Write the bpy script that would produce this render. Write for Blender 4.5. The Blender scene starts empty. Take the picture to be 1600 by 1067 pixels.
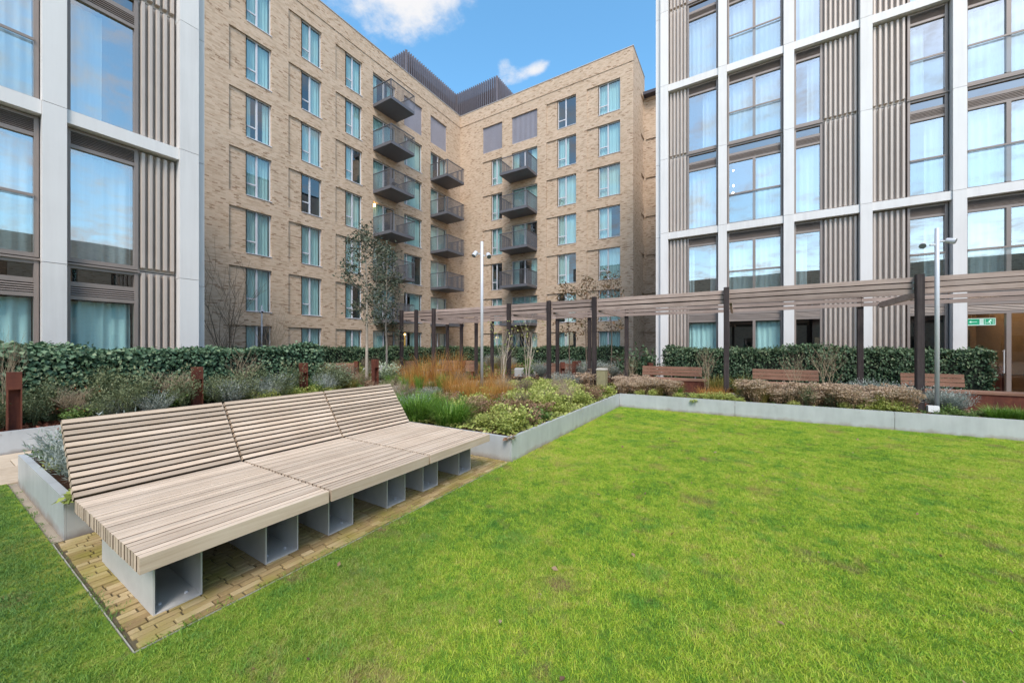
import bpy, math, random
import numpy as np
from mathutils import Vector, Matrix

random.seed(7)
RNG = np.random.default_rng(11)
SC = bpy.context.scene
COL = SC.collection
R = math.radians

# ------------------------------------------------------------------ camera
XR, XL, HY, IW, IH = 1154.0, -150.0, 540.0, 1600.0, 1067.0
F = math.sqrt((XR - 800) * (800 - XL))
TH = math.atan((XR - 800) / F)
CAMH = 1.5
cam = bpy.data.cameras.new('camera')
cam.sensor_width = 36.0
cam.lens = F / IW * 36.0
cam.shift_y = (HY - IH / 2) / IW
cam.clip_start, cam.clip_end = 0.05, 2000
camo = bpy.data.objects.new('camera', cam)
COL.objects.link(camo)
camo.location = (0, 0, CAMH)
camo.rotation_euler = (R(90), 0, TH)
SC.camera = camo

# ------------------------------------------------------------------ light
SUN_EL, SUN_AZ = R(50), math.atan2(-0.80, 0.54)      # direction towards the sun in the xy plane
SKY_STRENGTH = 0.15
SUN_STRENGTH = 1.35
EXPOSURE = 1.34
w = bpy.data.worlds.new('World')
SC.world = w
w.use_nodes = True
nt = w.node_tree
nt.nodes.clear()
out = nt.nodes.new('ShaderNodeOutputWorld')
sky = nt.nodes.new('ShaderNodeTexSky')
sky.sky_type = 'NISHITA'
sky.sun_disc = False
sky.sun_elevation = SUN_EL
sky.sun_rotation = math.pi / 2 - SUN_AZ
sky.air_density, sky.dust_density, sky.ozone_density = 1.0, 1.0, 1.0
bg = nt.nodes.new('ShaderNodeBackground')
bg.inputs['Strength'].default_value = SKY_STRENGTH
hs = nt.nodes.new('ShaderNodeHueSaturation')
hs.inputs['Hue'].default_value = 0.485
hs.inputs['Saturation'].default_value = 1.22
hs.inputs['Value'].default_value = 0.92
nt.links.new(sky.outputs[0], hs.inputs['Color'])
nt.links.new(hs.outputs[0], bg.inputs['Color'])
# clouds: a noise layer projected on a flat ceiling
tc = nt.nodes.new('ShaderNodeTexCoord')
sep = nt.nodes.new('ShaderNodeSeparateXYZ')
nt.links.new(tc.outputs['Generated'], sep.inputs[0])


def wmath(op, a, b=None, c=None):
    n = nt.nodes.new('ShaderNodeMath')
    n.operation = op
    for i, v in enumerate((a, b, c)):
        if v is None:
            continue
        if isinstance(v, (int, float)):
            n.inputs[i].default_value = v
        else:
            nt.links.new(v, n.inputs[i])
    return n.outputs[0]


zz = wmath('ADD', wmath('MAXIMUM', sep.outputs[2], 0.0), 0.12)
cx = wmath('DIVIDE', sep.outputs[0], zz)
cy = wmath('DIVIDE', sep.outputs[1], zz)
comb = nt.nodes.new('ShaderNodeCombineXYZ')
nt.links.new(cx, comb.inputs[0])
nt.links.new(cy, comb.inputs[1])
noi = nt.nodes.new('ShaderNodeTexNoise')
noi.inputs['Scale'].default_value = 1.15
noi.inputs['Detail'].default_value = 9
noi.inputs['Roughness'].default_value = 0.6
noi.inputs['Distortion'].default_value = 0.35
mp = nt.nodes.new('ShaderNodeMapping')
mp.inputs['Location'].default_value = (3.1, 7.7, 1.3)
nt.links.new(comb.outputs[0], mp.inputs[0])
nt.links.new(mp.outputs[0], noi.inputs['Vector'])
fine = nt.nodes.new('ShaderNodeTexNoise')
fine.inputs['Scale'].default_value = 9.0
fine.inputs['Detail'].default_value = 8
fine.inputs['Roughness'].default_value = 0.62
nt.links.new(mp.outputs[0], fine.inputs['Vector'])


def cloud_dir(px, py):
    v = np.array([-math.sin(TH), math.cos(TH), 0]) + np.array([math.cos(TH), math.sin(TH), 0]) * (px - 800) / F
    v[2] = (HY - py) / F
    v /= np.linalg.norm(v)
    return v[0] / (max(v[2], 0) + 0.12), v[1] / (max(v[2], 0) + 0.12)


field = wmath('SUBTRACT', noi.outputs[0], 0.37)
# the cumulus bank and the three small clouds that stand in view
for (px, py, ra, rb, amp) in ((560, -60, .30, .30, .26), (650, -15, .17, .15, .33), (705, -25, .11, .11, .28), (635, 35, .09, .08, .26),
                              (803, 121, .085, .045, .72), (788, 96, .04, .03, .62), (850, 103, .05, .035, .66), (930, 40, .78, .62, -.60), (700, 120, .5, .35, -.18)):
    ux, uy = cloud_dir(px, py)
    dx = wmath('DIVIDE', wmath('SUBTRACT', cx, ux), ra)
    dy = wmath('DIVIDE', wmath('SUBTRACT', cy, uy), rb)
    r2 = wmath('ADD', wmath('MULTIPLY', dx, dx), wmath('MULTIPLY', dy, dy))
    g = wmath('MULTIPLY', wmath('POWER', 2.718, wmath('MULTIPLY', r2, -1.0)), amp)
    field = wmath('ADD', field, g)
field = wmath('ADD', field, wmath('MULTIPLY', wmath('SUBTRACT', fine.outputs[0], 0.5), 1.15))
mr = nt.nodes.new('ShaderNodeMapRange')
mr.interpolation_type = 'SMOOTHSTEP'
mr.inputs['From Min'].default_value = 0.0
mr.inputs['From Max'].default_value = 0.50
nt.links.new(field, mr.inputs['Value'])
cbg = nt.nodes.new('ShaderNodeBackground')
cbg.inputs['Color'].default_value = (1.0, 1.0, 1.02, 1)
cbg.inputs['Strength'].default_value = 0.37
mix = nt.nodes.new('ShaderNodeMixShader')
nt.links.new(mr.outputs[0], mix.inputs[0])
nt.links.new(bg.outputs[0], mix.inputs[1])
nt.links.new(cbg.outputs[0], mix.inputs[2])
nt.links.new(mix.outputs[0], out.inputs[0])

sl = bpy.data.lights.new('sun', 'SUN')
sl.energy = SUN_STRENGTH
sl.angle = R(20)
sl.color = (1.0, 0.93, 0.84)
so = bpy.data.objects.new('sun', sl)
COL.objects.link(so)
sd = Vector((math.cos(SUN_EL) * math.cos(SUN_AZ), math.cos(SUN_EL) * math.sin(SUN_AZ), math.sin(SUN_EL)))
so.rotation_euler = sd.to_track_quat('Z', 'Y').to_euler()
so.location = sd * 60
SC.view_settings.view_transform = 'Standard'
SC.view_settings.look = 'None'
SC.view_settings.gamma = 1
SC.view_settings.exposure = EXPOSURE
SC.view_settings.use_curve_mapping = False
SC.cycles.max_bounces = 8
SC.cycles.transparent_max_bounces = 12

# ------------------------------------------------------------------ pixel helpers (photo pixel -> place)
VV = np.array([-math.sin(TH), math.cos(TH)])
RT = np.array([math.cos(TH), math.sin(TH)])


def ray(px):
    return VV + RT * (px - 800) / F


def gp(px, py, z=0.0):
    d = (CAMH - z) * F / (py - HY)
    p = ray(px) * d
    return (float(p[0]), float(p[1]), z)


def x_at(px, Y):
    r = ray(px)
    return float(r[0] * Y / r[1])


def y_at(px, X):
    r = ray(px)
    return float(r[1] * X / r[0])


# ------------------------------------------------------------------ materials
MATS = {}


class NB:
    def __init__(self, name):
        self.m = bpy.data.materials.new(name)
        self.m.use_nodes = True
        self.nt = self.m.node_tree
        self.nt.nodes.clear()
        self.out = self.nt.nodes.new('ShaderNodeOutputMaterial')
        MATS[name] = self.m

    def n(self, t, **kw):
        nd = self.nt.nodes.new(t)
        for k, v in kw.items():
            if hasattr(nd, k) and k not in nd.inputs:
                setattr(nd, k, v)
            else:
                self.set(nd.inputs[k], v)
        return nd

    def set(self, sock, v):
        if isinstance(v, bpy.types.NodeSocket):
            self.nt.links.new(v, sock)
        else:
            sock.default_value = v

    def math(self, op, a, b=0.0, c=0.0):
        nd = self.nt.nodes.new('ShaderNodeMath')
        nd.operation = op
        for i, v in enumerate((a, b, c)):
            self.set(nd.inputs[i], v)
        return nd.outputs[0]

    def ramp(self, fac, stops, interp='LINEAR'):
        nd = self.nt.nodes.new('ShaderNodeValToRGB')
        nd.color_ramp.interpolation = interp
        els = nd.color_ramp.elements
        while len(els) > 1:
            els.remove(els[-1])
        els[0].position = stops[0][0]
        els[0].color = (*stops[0][1], 1)
        for p, c in stops[1:]:
            e = els.new(p)
            e.color = (*c, 1)
        self.set(nd.inputs[0], fac)
        return nd.outputs[0]

    def mixc(self, fac, a, b, mode='MIX'):
        nd = self.nt.nodes.new('ShaderNodeMix')
        nd.data_type = 'RGBA'
        nd.blend_type = mode
        self.set(nd.inputs[0], fac)
        for i, v in ((6, a), (7, b)):
            self.set(nd.inputs[i], v if isinstance(v, bpy.types.NodeSocket) else (*v, 1))
        return nd.outputs[2]

    def noise(self, vec, scale, detail=4, rough=0.55, dist=0.0):
        nd = self.n('ShaderNodeTexNoise')
        nd.inputs['Scale'].default_value = scale
        nd.inputs['Detail'].default_value = detail
        nd.inputs['Roughness'].default_value = rough
        nd.inputs['Distortion'].default_value = dist
        if vec is not None:
            self.set(nd.inputs['Vector'], vec)
        return nd.outputs[0]

    def pos(self):
        return self.n('ShaderNodeNewGeometry').outputs['Position']

    def obj(self):
        return self.n('ShaderNodeTexCoord').outputs['Object']

    def mapping(self, vec, scale=(1, 1, 1), loc=(0, 0, 0), rot=(0, 0, 0)):
        nd = self.n('ShaderNodeMapping')
        nd.inputs['Scale'].default_value = scale
        nd.inputs['Location'].default_value = loc
        nd.inputs['Rotation'].default_value = rot
        self.set(nd.inputs[0], vec)
        return nd.outputs[0]

    def rnd(self):
        return self.n('ShaderNodeObjectInfo').outputs['Random']

    def attr(self, name):
        return self.n('ShaderNodeAttribute', attribute_name=name).outputs['Fac']

    def bump(self, h, strength=0.3, dist=0.01):
        nd = self.n('ShaderNodeBump')
        nd.inputs['Strength'].default_value = strength
        nd.inputs['Distance'].default_value = dist
        self.set(nd.inputs['Height'], h)
        return nd.outputs[0]

    def bsdf(self, color, rough=0.6, metal=0.0, normal=None, spec=0.5, emit=None, estr=0.0):
        nd = self.n('ShaderNodeBsdfPrincipled')
        self.set(nd.inputs['Base Color'], color if isinstance(color, bpy.types.NodeSocket) else (*color, 1))
        self.set(nd.inputs['Roughness'], rough)
        self.set(nd.inputs['Metallic'], metal)
        self.set(nd.inputs['Specular IOR Level'], spec)
        if normal is not None:
            self.set(nd.inputs['Normal'], normal)
        if emit is not None:
            nd.inputs['Emission Color'].default_value = (*emit, 1)
            nd.inputs['Emission Strength'].default_value = estr
        self.nt.links.new(nd.outputs[0], self.out.inputs[0])
        return nd


def plain(name, c, rough=0.6, metal=0.0, var=0.12, scale=6.0, bump=0.0, emit=None, estr=0.0, objvar=0.0, spec=0.5):
    b = NB(name)
    p = b.pos()
    n1 = b.noise(p, scale, 6, 0.6)
    n2 = b.noise(p, scale * 0.17, 3, 0.5)
    f = b.math('ADD', b.math('MULTIPLY', n1, 0.6), b.math('MULTIPLY', n2, 0.4))
    lo = tuple(x * (1 - var * 1.6) for x in c)
    hi = tuple(min(1, x * (1 + var * 1.6)) for x in c)
    col = b.ramp(f, ((0.25, lo), (0.75, hi)))
    if objvar:
        k = b.math('ADD', b.math('MULTIPLY', b.rnd(), 2 * objvar), 1 - objvar)
        vm = b.n('ShaderNodeVectorMath', operation='SCALE')
        b.set(vm.inputs[0], col)
        b.set(vm.inputs['Scale'], k)
        col = vm.outputs[0]
    nrm = b.bump(n1, bump, 0.01) if bump else None
    b.bsdf(col, rough, metal, nrm, spec, emit, estr)
    return b.m


def mk_brick():
    b = NB('buff_brick')
    s = b.n('ShaderNodeSeparateXYZ')
    b.set(s.inputs[0], b.pos())
    u = b.math('ADD', s.outputs[0], s.outputs[1])
    cv = b.n('ShaderNodeCombineXYZ')
    b.set(cv.inputs[0], u)
    b.set(cv.inputs[1], s.outputs[2])
    br = b.n('ShaderNodeTexBrick')
    br.offset = 0.5
    br.inputs['Scale'].default_value = 1.0
    br.inputs['Color1'].default_value = (0, 0, 0, 1)
    br.inputs['Color2'].default_value = (1, 1, 1, 1)
    br.inputs['Mortar'].default_value = (0.5, 0.5, 0.5, 1)
    br.inputs['Mortar Size'].default_value = 0.006
    br.inputs['Brick Width'].default_value = 0.225
    br.inputs['Row Height'].default_value = 0.075
    b.set(br.inputs['Vector'], cv.outputs[0])
    big = b.noise(cv.outputs[0], 0.6, 3, 0.5)
    strk = b.noise(b.mapping(cv.outputs[0], (1.6, 7.0, 1)), 1.0, 3, 0.6)
    # random value of each brick, clustered by a noise so that dark headers come in small flocks
    v = b.math('ADD', b.math('MULTIPLY', br.outputs['Color'], 0.55), b.math('MULTIPLY', strk, 0.56))
    col = b.ramp(v, ((0.18, (0.375, 0.268, 0.180)), (0.45, (0.495, 0.375, 0.273)), (0.68, (0.575, 0.445, 0.335)), (0.765, (0.52, 0.38, 0.272)),
                     (0.82, (0.29, 0.19, 0.12)), (0.94, (0.20, 0.125, 0.08))))
    col = b.mixc(b.math('MULTIPLY', br.outputs['Fac'], 0.6), col, (0.50, 0.40, 0.305))
    col = b.mixc(b.math('MULTIPLY', b.math('SUBTRACT', big, 0.35), 0.5), col, (0.36, 0.255, 0.165))
    n = b.bump(b.math('SUBTRACT', 1.0, br.outputs['Fac']), 0.5, 0.01)
    b.bsdf(col, 0.88, 0, n, 0.2)


def mk_glass(name, tint, refl, rough=0.0):
    b = NB(name)
    tr = b.n('ShaderNodeBsdfTransparent')
    tr.inputs[0].default_value = (*tint, 1)
    gl = b.n('ShaderNodeBsdfGlossy')
    gl.inputs['Color'].default_value = (0.97, 0.95, 0.93, 1)
    gl.inputs['Roughness'].default_value = rough
    # panes are never perfectly flat: slow waviness
    nb = b.bump(b.noise(b.pos(), 0.7, 1, 0.5), 0.03, 0.05)
    b.set(gl.inputs['Normal'], nb)
    # Schlick reflectance from both sides of the pane
    ge = b.n('ShaderNodeNewGeometry')
    dt = b.n('ShaderNodeVectorMath', operation='DOT_PRODUCT')
    b.set(dt.inputs[0], ge.outputs['Normal'])
    b.set(dt.inputs[1], ge.outputs['Incoming'])
    gr = b.math('POWER', b.math('SUBTRACT', 1.0, b.math('ABSOLUTE', dt.outputs['Value'])), 5.0)
    fac = b.math('ADD', refl + 0.06, b.math('MULTIPLY', gr, 0.94 - refl))
    mx = b.n('ShaderNodeMixShader')
    b.set(mx.inputs[0], fac)
    b.set(mx.inputs[1], tr.outputs[0])
    b.set(mx.inputs[2], gl.outputs[0])
    b.nt.links.new(mx.outputs[0], b.out.inputs[0])


def mk_timber(name, lo, mid, hi, axis, scale=1.0, rough=0.75, objvar=0.16):
    b = NB(name)
    sc = [26, 26, 26]
    sc[axis] = 0.9
    p = b.mapping(b.pos(), tuple(x * scale for x in sc))
    off = b.n('ShaderNodeVectorMath', operation='ADD')
    b.set(off.inputs[0], p)
    cmb = b.n('ShaderNodeCombineXYZ')
    r10 = b.math('MULTIPLY', b.rnd(), 37.0)
    for i in range(3):
        b.set(cmb.inputs[i], r10)
    b.set(off.inputs[1], cmb.outputs[0])
    g = b.noise(off.outputs[0], 1.6, 8, 0.65, 0.6)
    blot = b.noise(b.pos(), 3.0, 4, 0.6)
    v = b.math('ADD', b.math('MULTIPLY', g, 0.65), b.math('MULTIPLY', blot, 0.35))
    col = b.ramp(v, ((0.28, lo), (0.5, mid), (0.72, hi)))
    k = b.math('ADD', b.math('MULTIPLY', b.rnd(), 2 * objvar), 1 - objvar)
    vm = b.n('ShaderNodeVectorMath', operation='SCALE')
    b.set(vm.inputs[0], col)
    b.set(vm.inputs['Scale'], k)
    b.bsdf(vm.outputs[0], rough, 0, b.bump(g, 0.35, 0.004), 0.25)


def mk_leaf(name, stops, trans=0.3, rough=0.5, spec=0.4):
    b = NB(name)
    t = b.attr('tint')
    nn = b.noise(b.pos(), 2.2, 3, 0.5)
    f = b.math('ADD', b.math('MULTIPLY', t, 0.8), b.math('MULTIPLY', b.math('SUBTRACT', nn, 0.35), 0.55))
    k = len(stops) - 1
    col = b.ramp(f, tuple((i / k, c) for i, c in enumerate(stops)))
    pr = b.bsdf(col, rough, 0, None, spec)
    tl = b.n('ShaderNodeBsdfTranslucent')
    b.set(tl.inputs[0], col)
    mx = b.n('ShaderNodeMixShader')
    mx.inputs[0].default_value = trans
    b.set(mx.inputs[1], pr.outputs[0])
    b.set(mx.inputs[2], tl.outputs[0])
    b.nt.links.new(mx.outputs[0], b.out.inputs[0])


def lawn_color(b):
    """mottled turf colour from ground position: yellow-green, blue-green tufts, worn straw patches"""
    p = b.pos()
    a = b.noise(p, 0.55, 3, 0.55)
    c = b.noise(p, 3.2, 4, 0.6)
    d = b.noise(p, 14.0, 3, 0.6)
    v = b.math('ADD', b.math('ADD', b.math('MULTIPLY', a, 0.32), b.math('MULTIPLY', c, 0.36)), b.math('MULTIPLY', d, 0.32))
    v = b.math('ADD', b.math('MULTIPLY', b.math('SUBTRACT', v, 0.5), 1.45), 0.5)
    return v, p


def mk_lawn():
    b = NB('lawn_turf')
    v, p = lawn_color(b)
    col = b.ramp(v, ((0.30, (0.06, 0.13, 0.02)), (0.5, (0.14, 0.21, 0.025)), (0.70, (0.26, 0.24, 0.06))))
    w2 = b.noise(p, 1.7, 5, 0.62)
    col = b.mixc(b.ramp(w2, ((0.57, (0, 0, 0)), (0.68, (1, 1, 1)))), col, (0.20, 0.13, 0.07))
    b.bsdf(col, 0.9, 0, b.bump(b.noise(p, 60, 3, 0.6), 0.6, 0.02), 0.1)
    b = NB('grass_blade')
    v, p = lawn_color(b)
    t = b.attr('tint')
    f = b.math('ADD', b.math('MULTIPLY', v, 0.95), b.math('MULTIPLY', b.math('SUBTRACT', t, 0.5), 0.26))
    col = b.ramp(f, ((0.22, (0.085, 0.22, 0.032)), (0.36, (0.225, 0.41, 0.040)), (0.46, (0.385, 0.55, 0.045)), (0.57, (0.54, 0.61, 0.075)), (0.70, (0.58, 0.51, 0.17))))
    worn = b.ramp(b.noise(p, 1.7, 5, 0.62), ((0.57, (0, 0, 0)), (0.68, (1, 1, 1))))
    col = b.mixc(b.math('MULTIPLY', worn, 0.58), col, (0.40, 0.30, 0.13))
    spot = b.ramp(b.noise(b.mapping(p, loc=(5.3, 2.1, 0)), 4.6, 4, 0.6), ((0.61, (0, 0, 0)), (0.70, (1, 1, 1))))
    col = b.mixc(b.math('MULTIPLY', spot, 0.62), col, (0.36, 0.245, 0.11))
    tuft = b.ramp(b.noise(b.mapping(p, loc=(1.3, 7.7, 0)), 3.1, 4, 0.6), ((0.55, (0, 0, 0)), (0.68, (1, 1, 1))))
    col = b.mixc(b.math('MULTIPLY', tuft, 0.55), col, (0.10, 0.33, 0.06))
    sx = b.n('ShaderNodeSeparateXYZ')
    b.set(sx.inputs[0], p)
    lush = b.ramp(b.math('ADD', b.math('MULTIPLY', b.math('ADD', sx.outputs[0], b.math('MULTIPLY', sx.outputs[1], 0.45)), -0.2), b.math('MULTIPLY', b.math('SUBTRACT', b.noise(p, 1.1, 4, .6), .5), .9)), ((0.02, (0, 0, 0)), (0.62, (1, 1, 1))))  # shade over the left and near lawn, painted into the blade colour
    col = b.mixc(b.math('MULTIPLY', lush, 0.85), col, b.ramp(t, ((0, (0.055, 0.15, 0.04)), (1, (0.15, 0.29, 0.075)))))  # lush here is the painted shade mask, mixed into the blade colour
    pr = b.bsdf(col, 0.55, 0, None, 0.3)
    tl = b.n('ShaderNodeBsdfTranslucent')
    b.set(tl.inputs[0], col)
    mx = b.n('ShaderNodeMixShader')
    mx.inputs[0].default_value = 0.35
    b.set(mx.inputs[1], pr.outputs[0])
    b.set(mx.inputs[2], tl.outputs[0])
    b.nt.links.new(mx.outputs[0], b.out.inputs[0])


def mk_zinc():
    b = NB('zinc_panel')
    p = b.pos()
    s = b.n('ShaderNodeSeparateXYZ')
    b.set(s.inputs[0], p)
    n1 = b.noise(p, 2.2, 5, 0.6)
    n2 = b.noise(b.mapping(p, (9, 9, 1.2)), 1.0, 4, 0.6)
    v = b.math('ADD', b.math('MULTIPLY', n1, 0.6), b.math('MULTIPLY', n2, 0.4))
    col = b.ramp(v, ((0.28, (0.44, 0.455, 0.465)), (0.5, (0.54, 0.56, 0.57)), (0.72, (0.63, 0.65, 0.66))))
    # splash-back of soil at the foot
    low = b.math('SUBTRACT', b.math('MULTIPLY', b.noise(b.mapping(p, (6, 6, 6)), 1.0, 4, 0.6), 0.16), s.outputs[2])
    d = b.ramp(low, ((0.0, (0, 0, 0)), (0.09, (1, 1, 1))))
    col = b.mixc(b.math('MULTIPLY', d, 0.8), col, (0.30, 0.21, 0.14))
    b.bsdf(col, 0.48, 0.35, b.bump(n1, 0.05, 0.01), 0.5)


def mk_paver():
    b = NB('yellow_paver')
    p = b.pos()
    n1 = b.noise(p, 28, 5, 0.65)
    n2 = b.noise(p, 3.5, 4, 0.6)
    v = b.math('ADD', b.math('MULTIPLY', n1, 0.45), b.math('MULTIPLY', b.rnd(), 0.55))
    col = b.ramp(v, ((0.12, (0.19, 0.125, 0.058)), (0.38, (0.29, 0.205, 0.098)), (0.60, (0.38, 0.28, 0.14)), (0.88, (0.48, 0.375, 0.225))))
    col = b.mixc(b.ramp(n2, ((0.42, (0, 0, 0)), (0.66, (0.75, 0.75, 0.75)))), col, (0.235, 0.205, 0.04))
    b.bsdf(col, 0.85, 0, b.bump(n1, 0.4, 0.006), 0.2)


def mk_corten():
    b = NB('corten_steel')
    p = b.pos()
    n1 = b.noise(p, 9, 6, 0.65)
    n2 = b.noise(b.mapping(p, (5, 5, 1.2)), 1.0, 4, 0.6)
    v = b.math('ADD', b.math('MULTIPLY', n1, 0.5), b.math('MULTIPLY', n2, 0.5))
    col = b.ramp(v, ((0.3, (0.070, 0.024, 0.019)), (0.5, (0.125, 0.042, 0.028)), (0.68, (0.20, 0.072, 0.038))))
    b.bsdf(col, 0.8, 0.1, b.bump(n1, 0.2, 0.004), 0.25)


def mk_mulch():
    b = NB('bed_soil')
    p = b.pos()
    n1 = b.noise(p, 34, 5, 0.7)
    n2 = b.noise(p, 2.0, 3, 0.5)
    col = b.ramp(b.math('ADD', b.math('MULTIPLY', n1, 0.7), b.math('MULTIPLY', n2, 0.3)),
                 ((0.32, (0.018, 0.012, 0.009)), (0.5, (0.055, 0.032, 0.022)), (0.68, (0.13, 0.065, 0.042))))
    b.bsdf(col, 0.95, 0, b.bump(n1, 0.9, 0.03), 0.1)


def mk_slab():
    b = NB('path_stone')
    p = b.pos()
    n1 = b.noise(p, 12, 5, 0.6)
    v = b.math('ADD', b.math('MULTIPLY', n1, 0.6), b.math('MULTIPLY', b.rnd(), 0.4))
    col = b.ramp(v, ((0.2, (0.40, 0.31, 0.22)), (0.55, (0.52, 0.42, 0.31)), (0.85, (0.60, 0.50, 0.39))))
    b.bsdf(col, 0.85, 0, b.bump(n1, 0.2, 0.004), 0.2)


mk_brick()
mk_glass('window_glass', (0.66, 0.86, 0.85), 0.12)
mk_glass('coated_glass', (0.78, 0.89, 0.92), 0.40)
mk_glass('clear_glass', (0.90, 0.94, 0.94), 0.04)
mk_glass('spandrel_glass', (0.06, 0.065, 0.09), 0.22)
mk_timber('bench_timber', (0.39, 0.29, 0.205), (0.51, 0.40, 0.30), (0.59, 0.485, 0.385), 1, 1.0, 0.75, 0.2)
mk_timber('pergola_board', (0.20, 0.145, 0.122), (0.32, 0.245, 0.212), (0.43, 0.345, 0.305), 0, 0.7, 0.75, 0.28)
mk_timber('pergola_post_timber', (0.022, 0.017, 0.017), (0.045, 0.035, 0.035), (0.085, 0.068, 0.062), 2, 0.8)
mk_timber('seat_timber', (0.165, 0.085, 0.057), (0.26, 0.145, 0.10), (0.36, 0.215, 0.155), 0, 0.7)
mk_timber('timber_edge', (0.060, 0.034, 0.022), (0.095, 0.058, 0.038), (0.14, 0.09, 0.06), 1)
mk_lawn()
mk_zinc()
mk_paver()
mk_corten()
mk_mulch()
mk_slab()
b_ = NB('white_panel')
g1 = b_.noise(b_.mapping(b_.pos(), (7, 7, 0.35)), 1.0, 5, 0.65)
g2 = b_.noise(b_.pos(), 1.3, 4, 0.55)
gk = b_.math('ADD', b_.math('ADD', b_.math('MULTIPLY', g1, 0.5), b_.math('MULTIPLY', g2, 0.3)), b_.math('MULTIPLY', b_.rnd(), 0.2))
b_.bsdf(b_.ramp(gk, ((0.25, (0.575, 0.555, 0.535)), (0.5, (0.675, 0.655, 0.635)), (0.75, (0.715, 0.70, 0.68)))), 0.55, 0, None, 0.4)
plain('bronze_metal', (0.49, 0.42, 0.365), 0.45, 0.15, 0.05, 3.0)
plain('bronze_frame', (0.25, 0.205, 0.18), 0.45, 0.1, 0.05, 3.0)
plain('frame_grey', (0.56, 0.56, 0.60), 0.45, 0.0, 0.03)
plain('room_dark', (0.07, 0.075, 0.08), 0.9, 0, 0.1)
plain('room_warm', (0.22, 0.15, 0.095), 0.8, 0, 0.1)
plain('balcony_steel', (0.125, 0.125, 0.14), 0.5, 0.2, 0.06)
plain('vent_slat', (0.36, 0.35, 0.40), 0.5, 0.2, 0.05)
plain('screen_fin', (0.17, 0.155, 0.175), 0.5, 0.3, 0.08)
plain('coping_metal', (0.42, 0.38, 0.35), 0.5, 0.2, 0.05)
plain('dark_roof', (0.05, 0.045, 0.06), 0.6)
plain('galvanised', (0.56, 0.555, 0.54), 0.48, 0.15, 0.12, 5.0)
plain('lamp_paint', (0.56, 0.57, 0.60), 0.4, 0.1, 0.02)
plain('lamp_lens', (0.15, 0.16, 0.17), 0.2)
plain('flood_white', (0.75, 0.75, 0.74), 0.4)
plain('mossy_concrete', (0.26, 0.235, 0.13), 0.9, 0, 0.16, 9.0, 0.3)
plain('concrete_cap', (0.42, 0.39, 0.33), 0.9, 0, 0.12, 9.0, 0.2)
plain('stone_grey', (0.40, 0.40, 0.385), 0.85, 0, 0.12, 5.0, 0.2)
plain('edging_steel', (0.42, 0.40, 0.33), 0.6, 0.2, 0.15)
plain('joint_sand', (0.085, 0.068, 0.036), 0.95, 0, 0.3, 20)
plain('base_ground', (0.30, 0.25, 0.19), 0.95, 0, 0.12, 4)
plain('bark_brown', (0.13, 0.095, 0.07), 0.9, 0, 0.25, 20, 0.4)
plain('bark_pale', (0.36, 0.31, 0.25), 0.85, 0, 0.25, 12, 0.3)
plain('bark_birch', (0.56, 0.47, 0.38), 0.8, 0, 0.2, 12, 0.2)
plain('twig', (0.20, 0.155, 0.105), 0.9, 0, 0.2, 20)
plain('twig_pale', (0.36, 0.285, 0.19), 0.9, 0, 0.2, 20)
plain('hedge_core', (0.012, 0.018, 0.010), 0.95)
plain('terracotta', (0.33, 0.12, 0.065), 0.8)
plain('cable_black', (0.02, 0.02, 0.02), 0.5)
plain('lamp_glow', (1, 0.8, 0.5), 0.5, emit=(1.0, 0.62, 0.22), estr=6.0)
plain('lobby_wall_glow', (0.75, 0.42, 0.12), 0.6, emit=(1.0, 0.45, 0.06), estr=0.25)  # emits on its own, in place of lamplight falling on the lobby wall
plain('lobby_lamp', (1, 0.8, 0.5), 0.5, emit=(1.0, 0.70, 0.38), estr=10.0)
plain('downlight_glow', (1, 0.95, 0.85), 0.5, emit=(1.0, 0.93, 0.8), estr=14.0)
plain('exit_green', (0.02, 0.22, 0.12), 0.5, emit=(0.02, 0.42, 0.22), estr=0.35)
plain('exit_white', (0.8, 0.85, 0.8), 0.5, emit=(0.75, 0.95, 0.85), estr=0.25)
b_ = NB('curtain_cloth')
cfold = b_.noise(b_.mapping(b_.pos(), (5, 5, 0.15)), 1.0, 3, 0.5)
cc = b_.ramp(cfold, ((0.3, (0.60, 0.65, 0.65)), (0.7, (0.80, 0.83, 0.83))))
pr_ = b_.bsdf(cc, 0.9, 0, None, 0.05)
tl_ = b_.n('ShaderNodeBsdfTranslucent')
b_.set(tl_.inputs[0], cc)
mx_ = b_.n('ShaderNodeMixShader')
mx_.inputs[0].default_value = 0.12
b_.set(mx_.inputs[1], pr_.outputs[0])
b_.set(mx_.inputs[2], tl_.outputs[0])
b_.nt.links.new(mx_.outputs[0], b_.out.inputs[0])

plain('sheer_cloth', (0.88, 0.90, 0.90), 0.9, 0, 0.02, 3.0, spec=0.05)
mk_leaf('ivy_leaf', ((0.026, 0.058, 0.032), (0.066, 0.138, 0.078), (0.145, 0.235, 0.135), (0.27, 0.34, 0.19)), 0.15, 0.5, 0.3)
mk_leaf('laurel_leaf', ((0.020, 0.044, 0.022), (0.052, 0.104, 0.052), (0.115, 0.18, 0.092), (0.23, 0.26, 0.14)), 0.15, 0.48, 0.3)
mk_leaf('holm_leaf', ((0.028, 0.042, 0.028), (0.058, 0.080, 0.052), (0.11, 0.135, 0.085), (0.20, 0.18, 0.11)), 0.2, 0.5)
mk_leaf('autumn_leaf', ((0.07, 0.075, 0.03), (0.15, 0.10, 0.045), (0.22, 0.12, 0.06), (0.12, 0.14, 0.05)), 0.3, 0.6)
mk_leaf('lush_blade', ((0.03, 0.09, 0.012), (0.09, 0.21, 0.02), (0.17, 0.32, 0.035), (0.32, 0.43, 0.10)), 0.3, 0.4)
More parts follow.
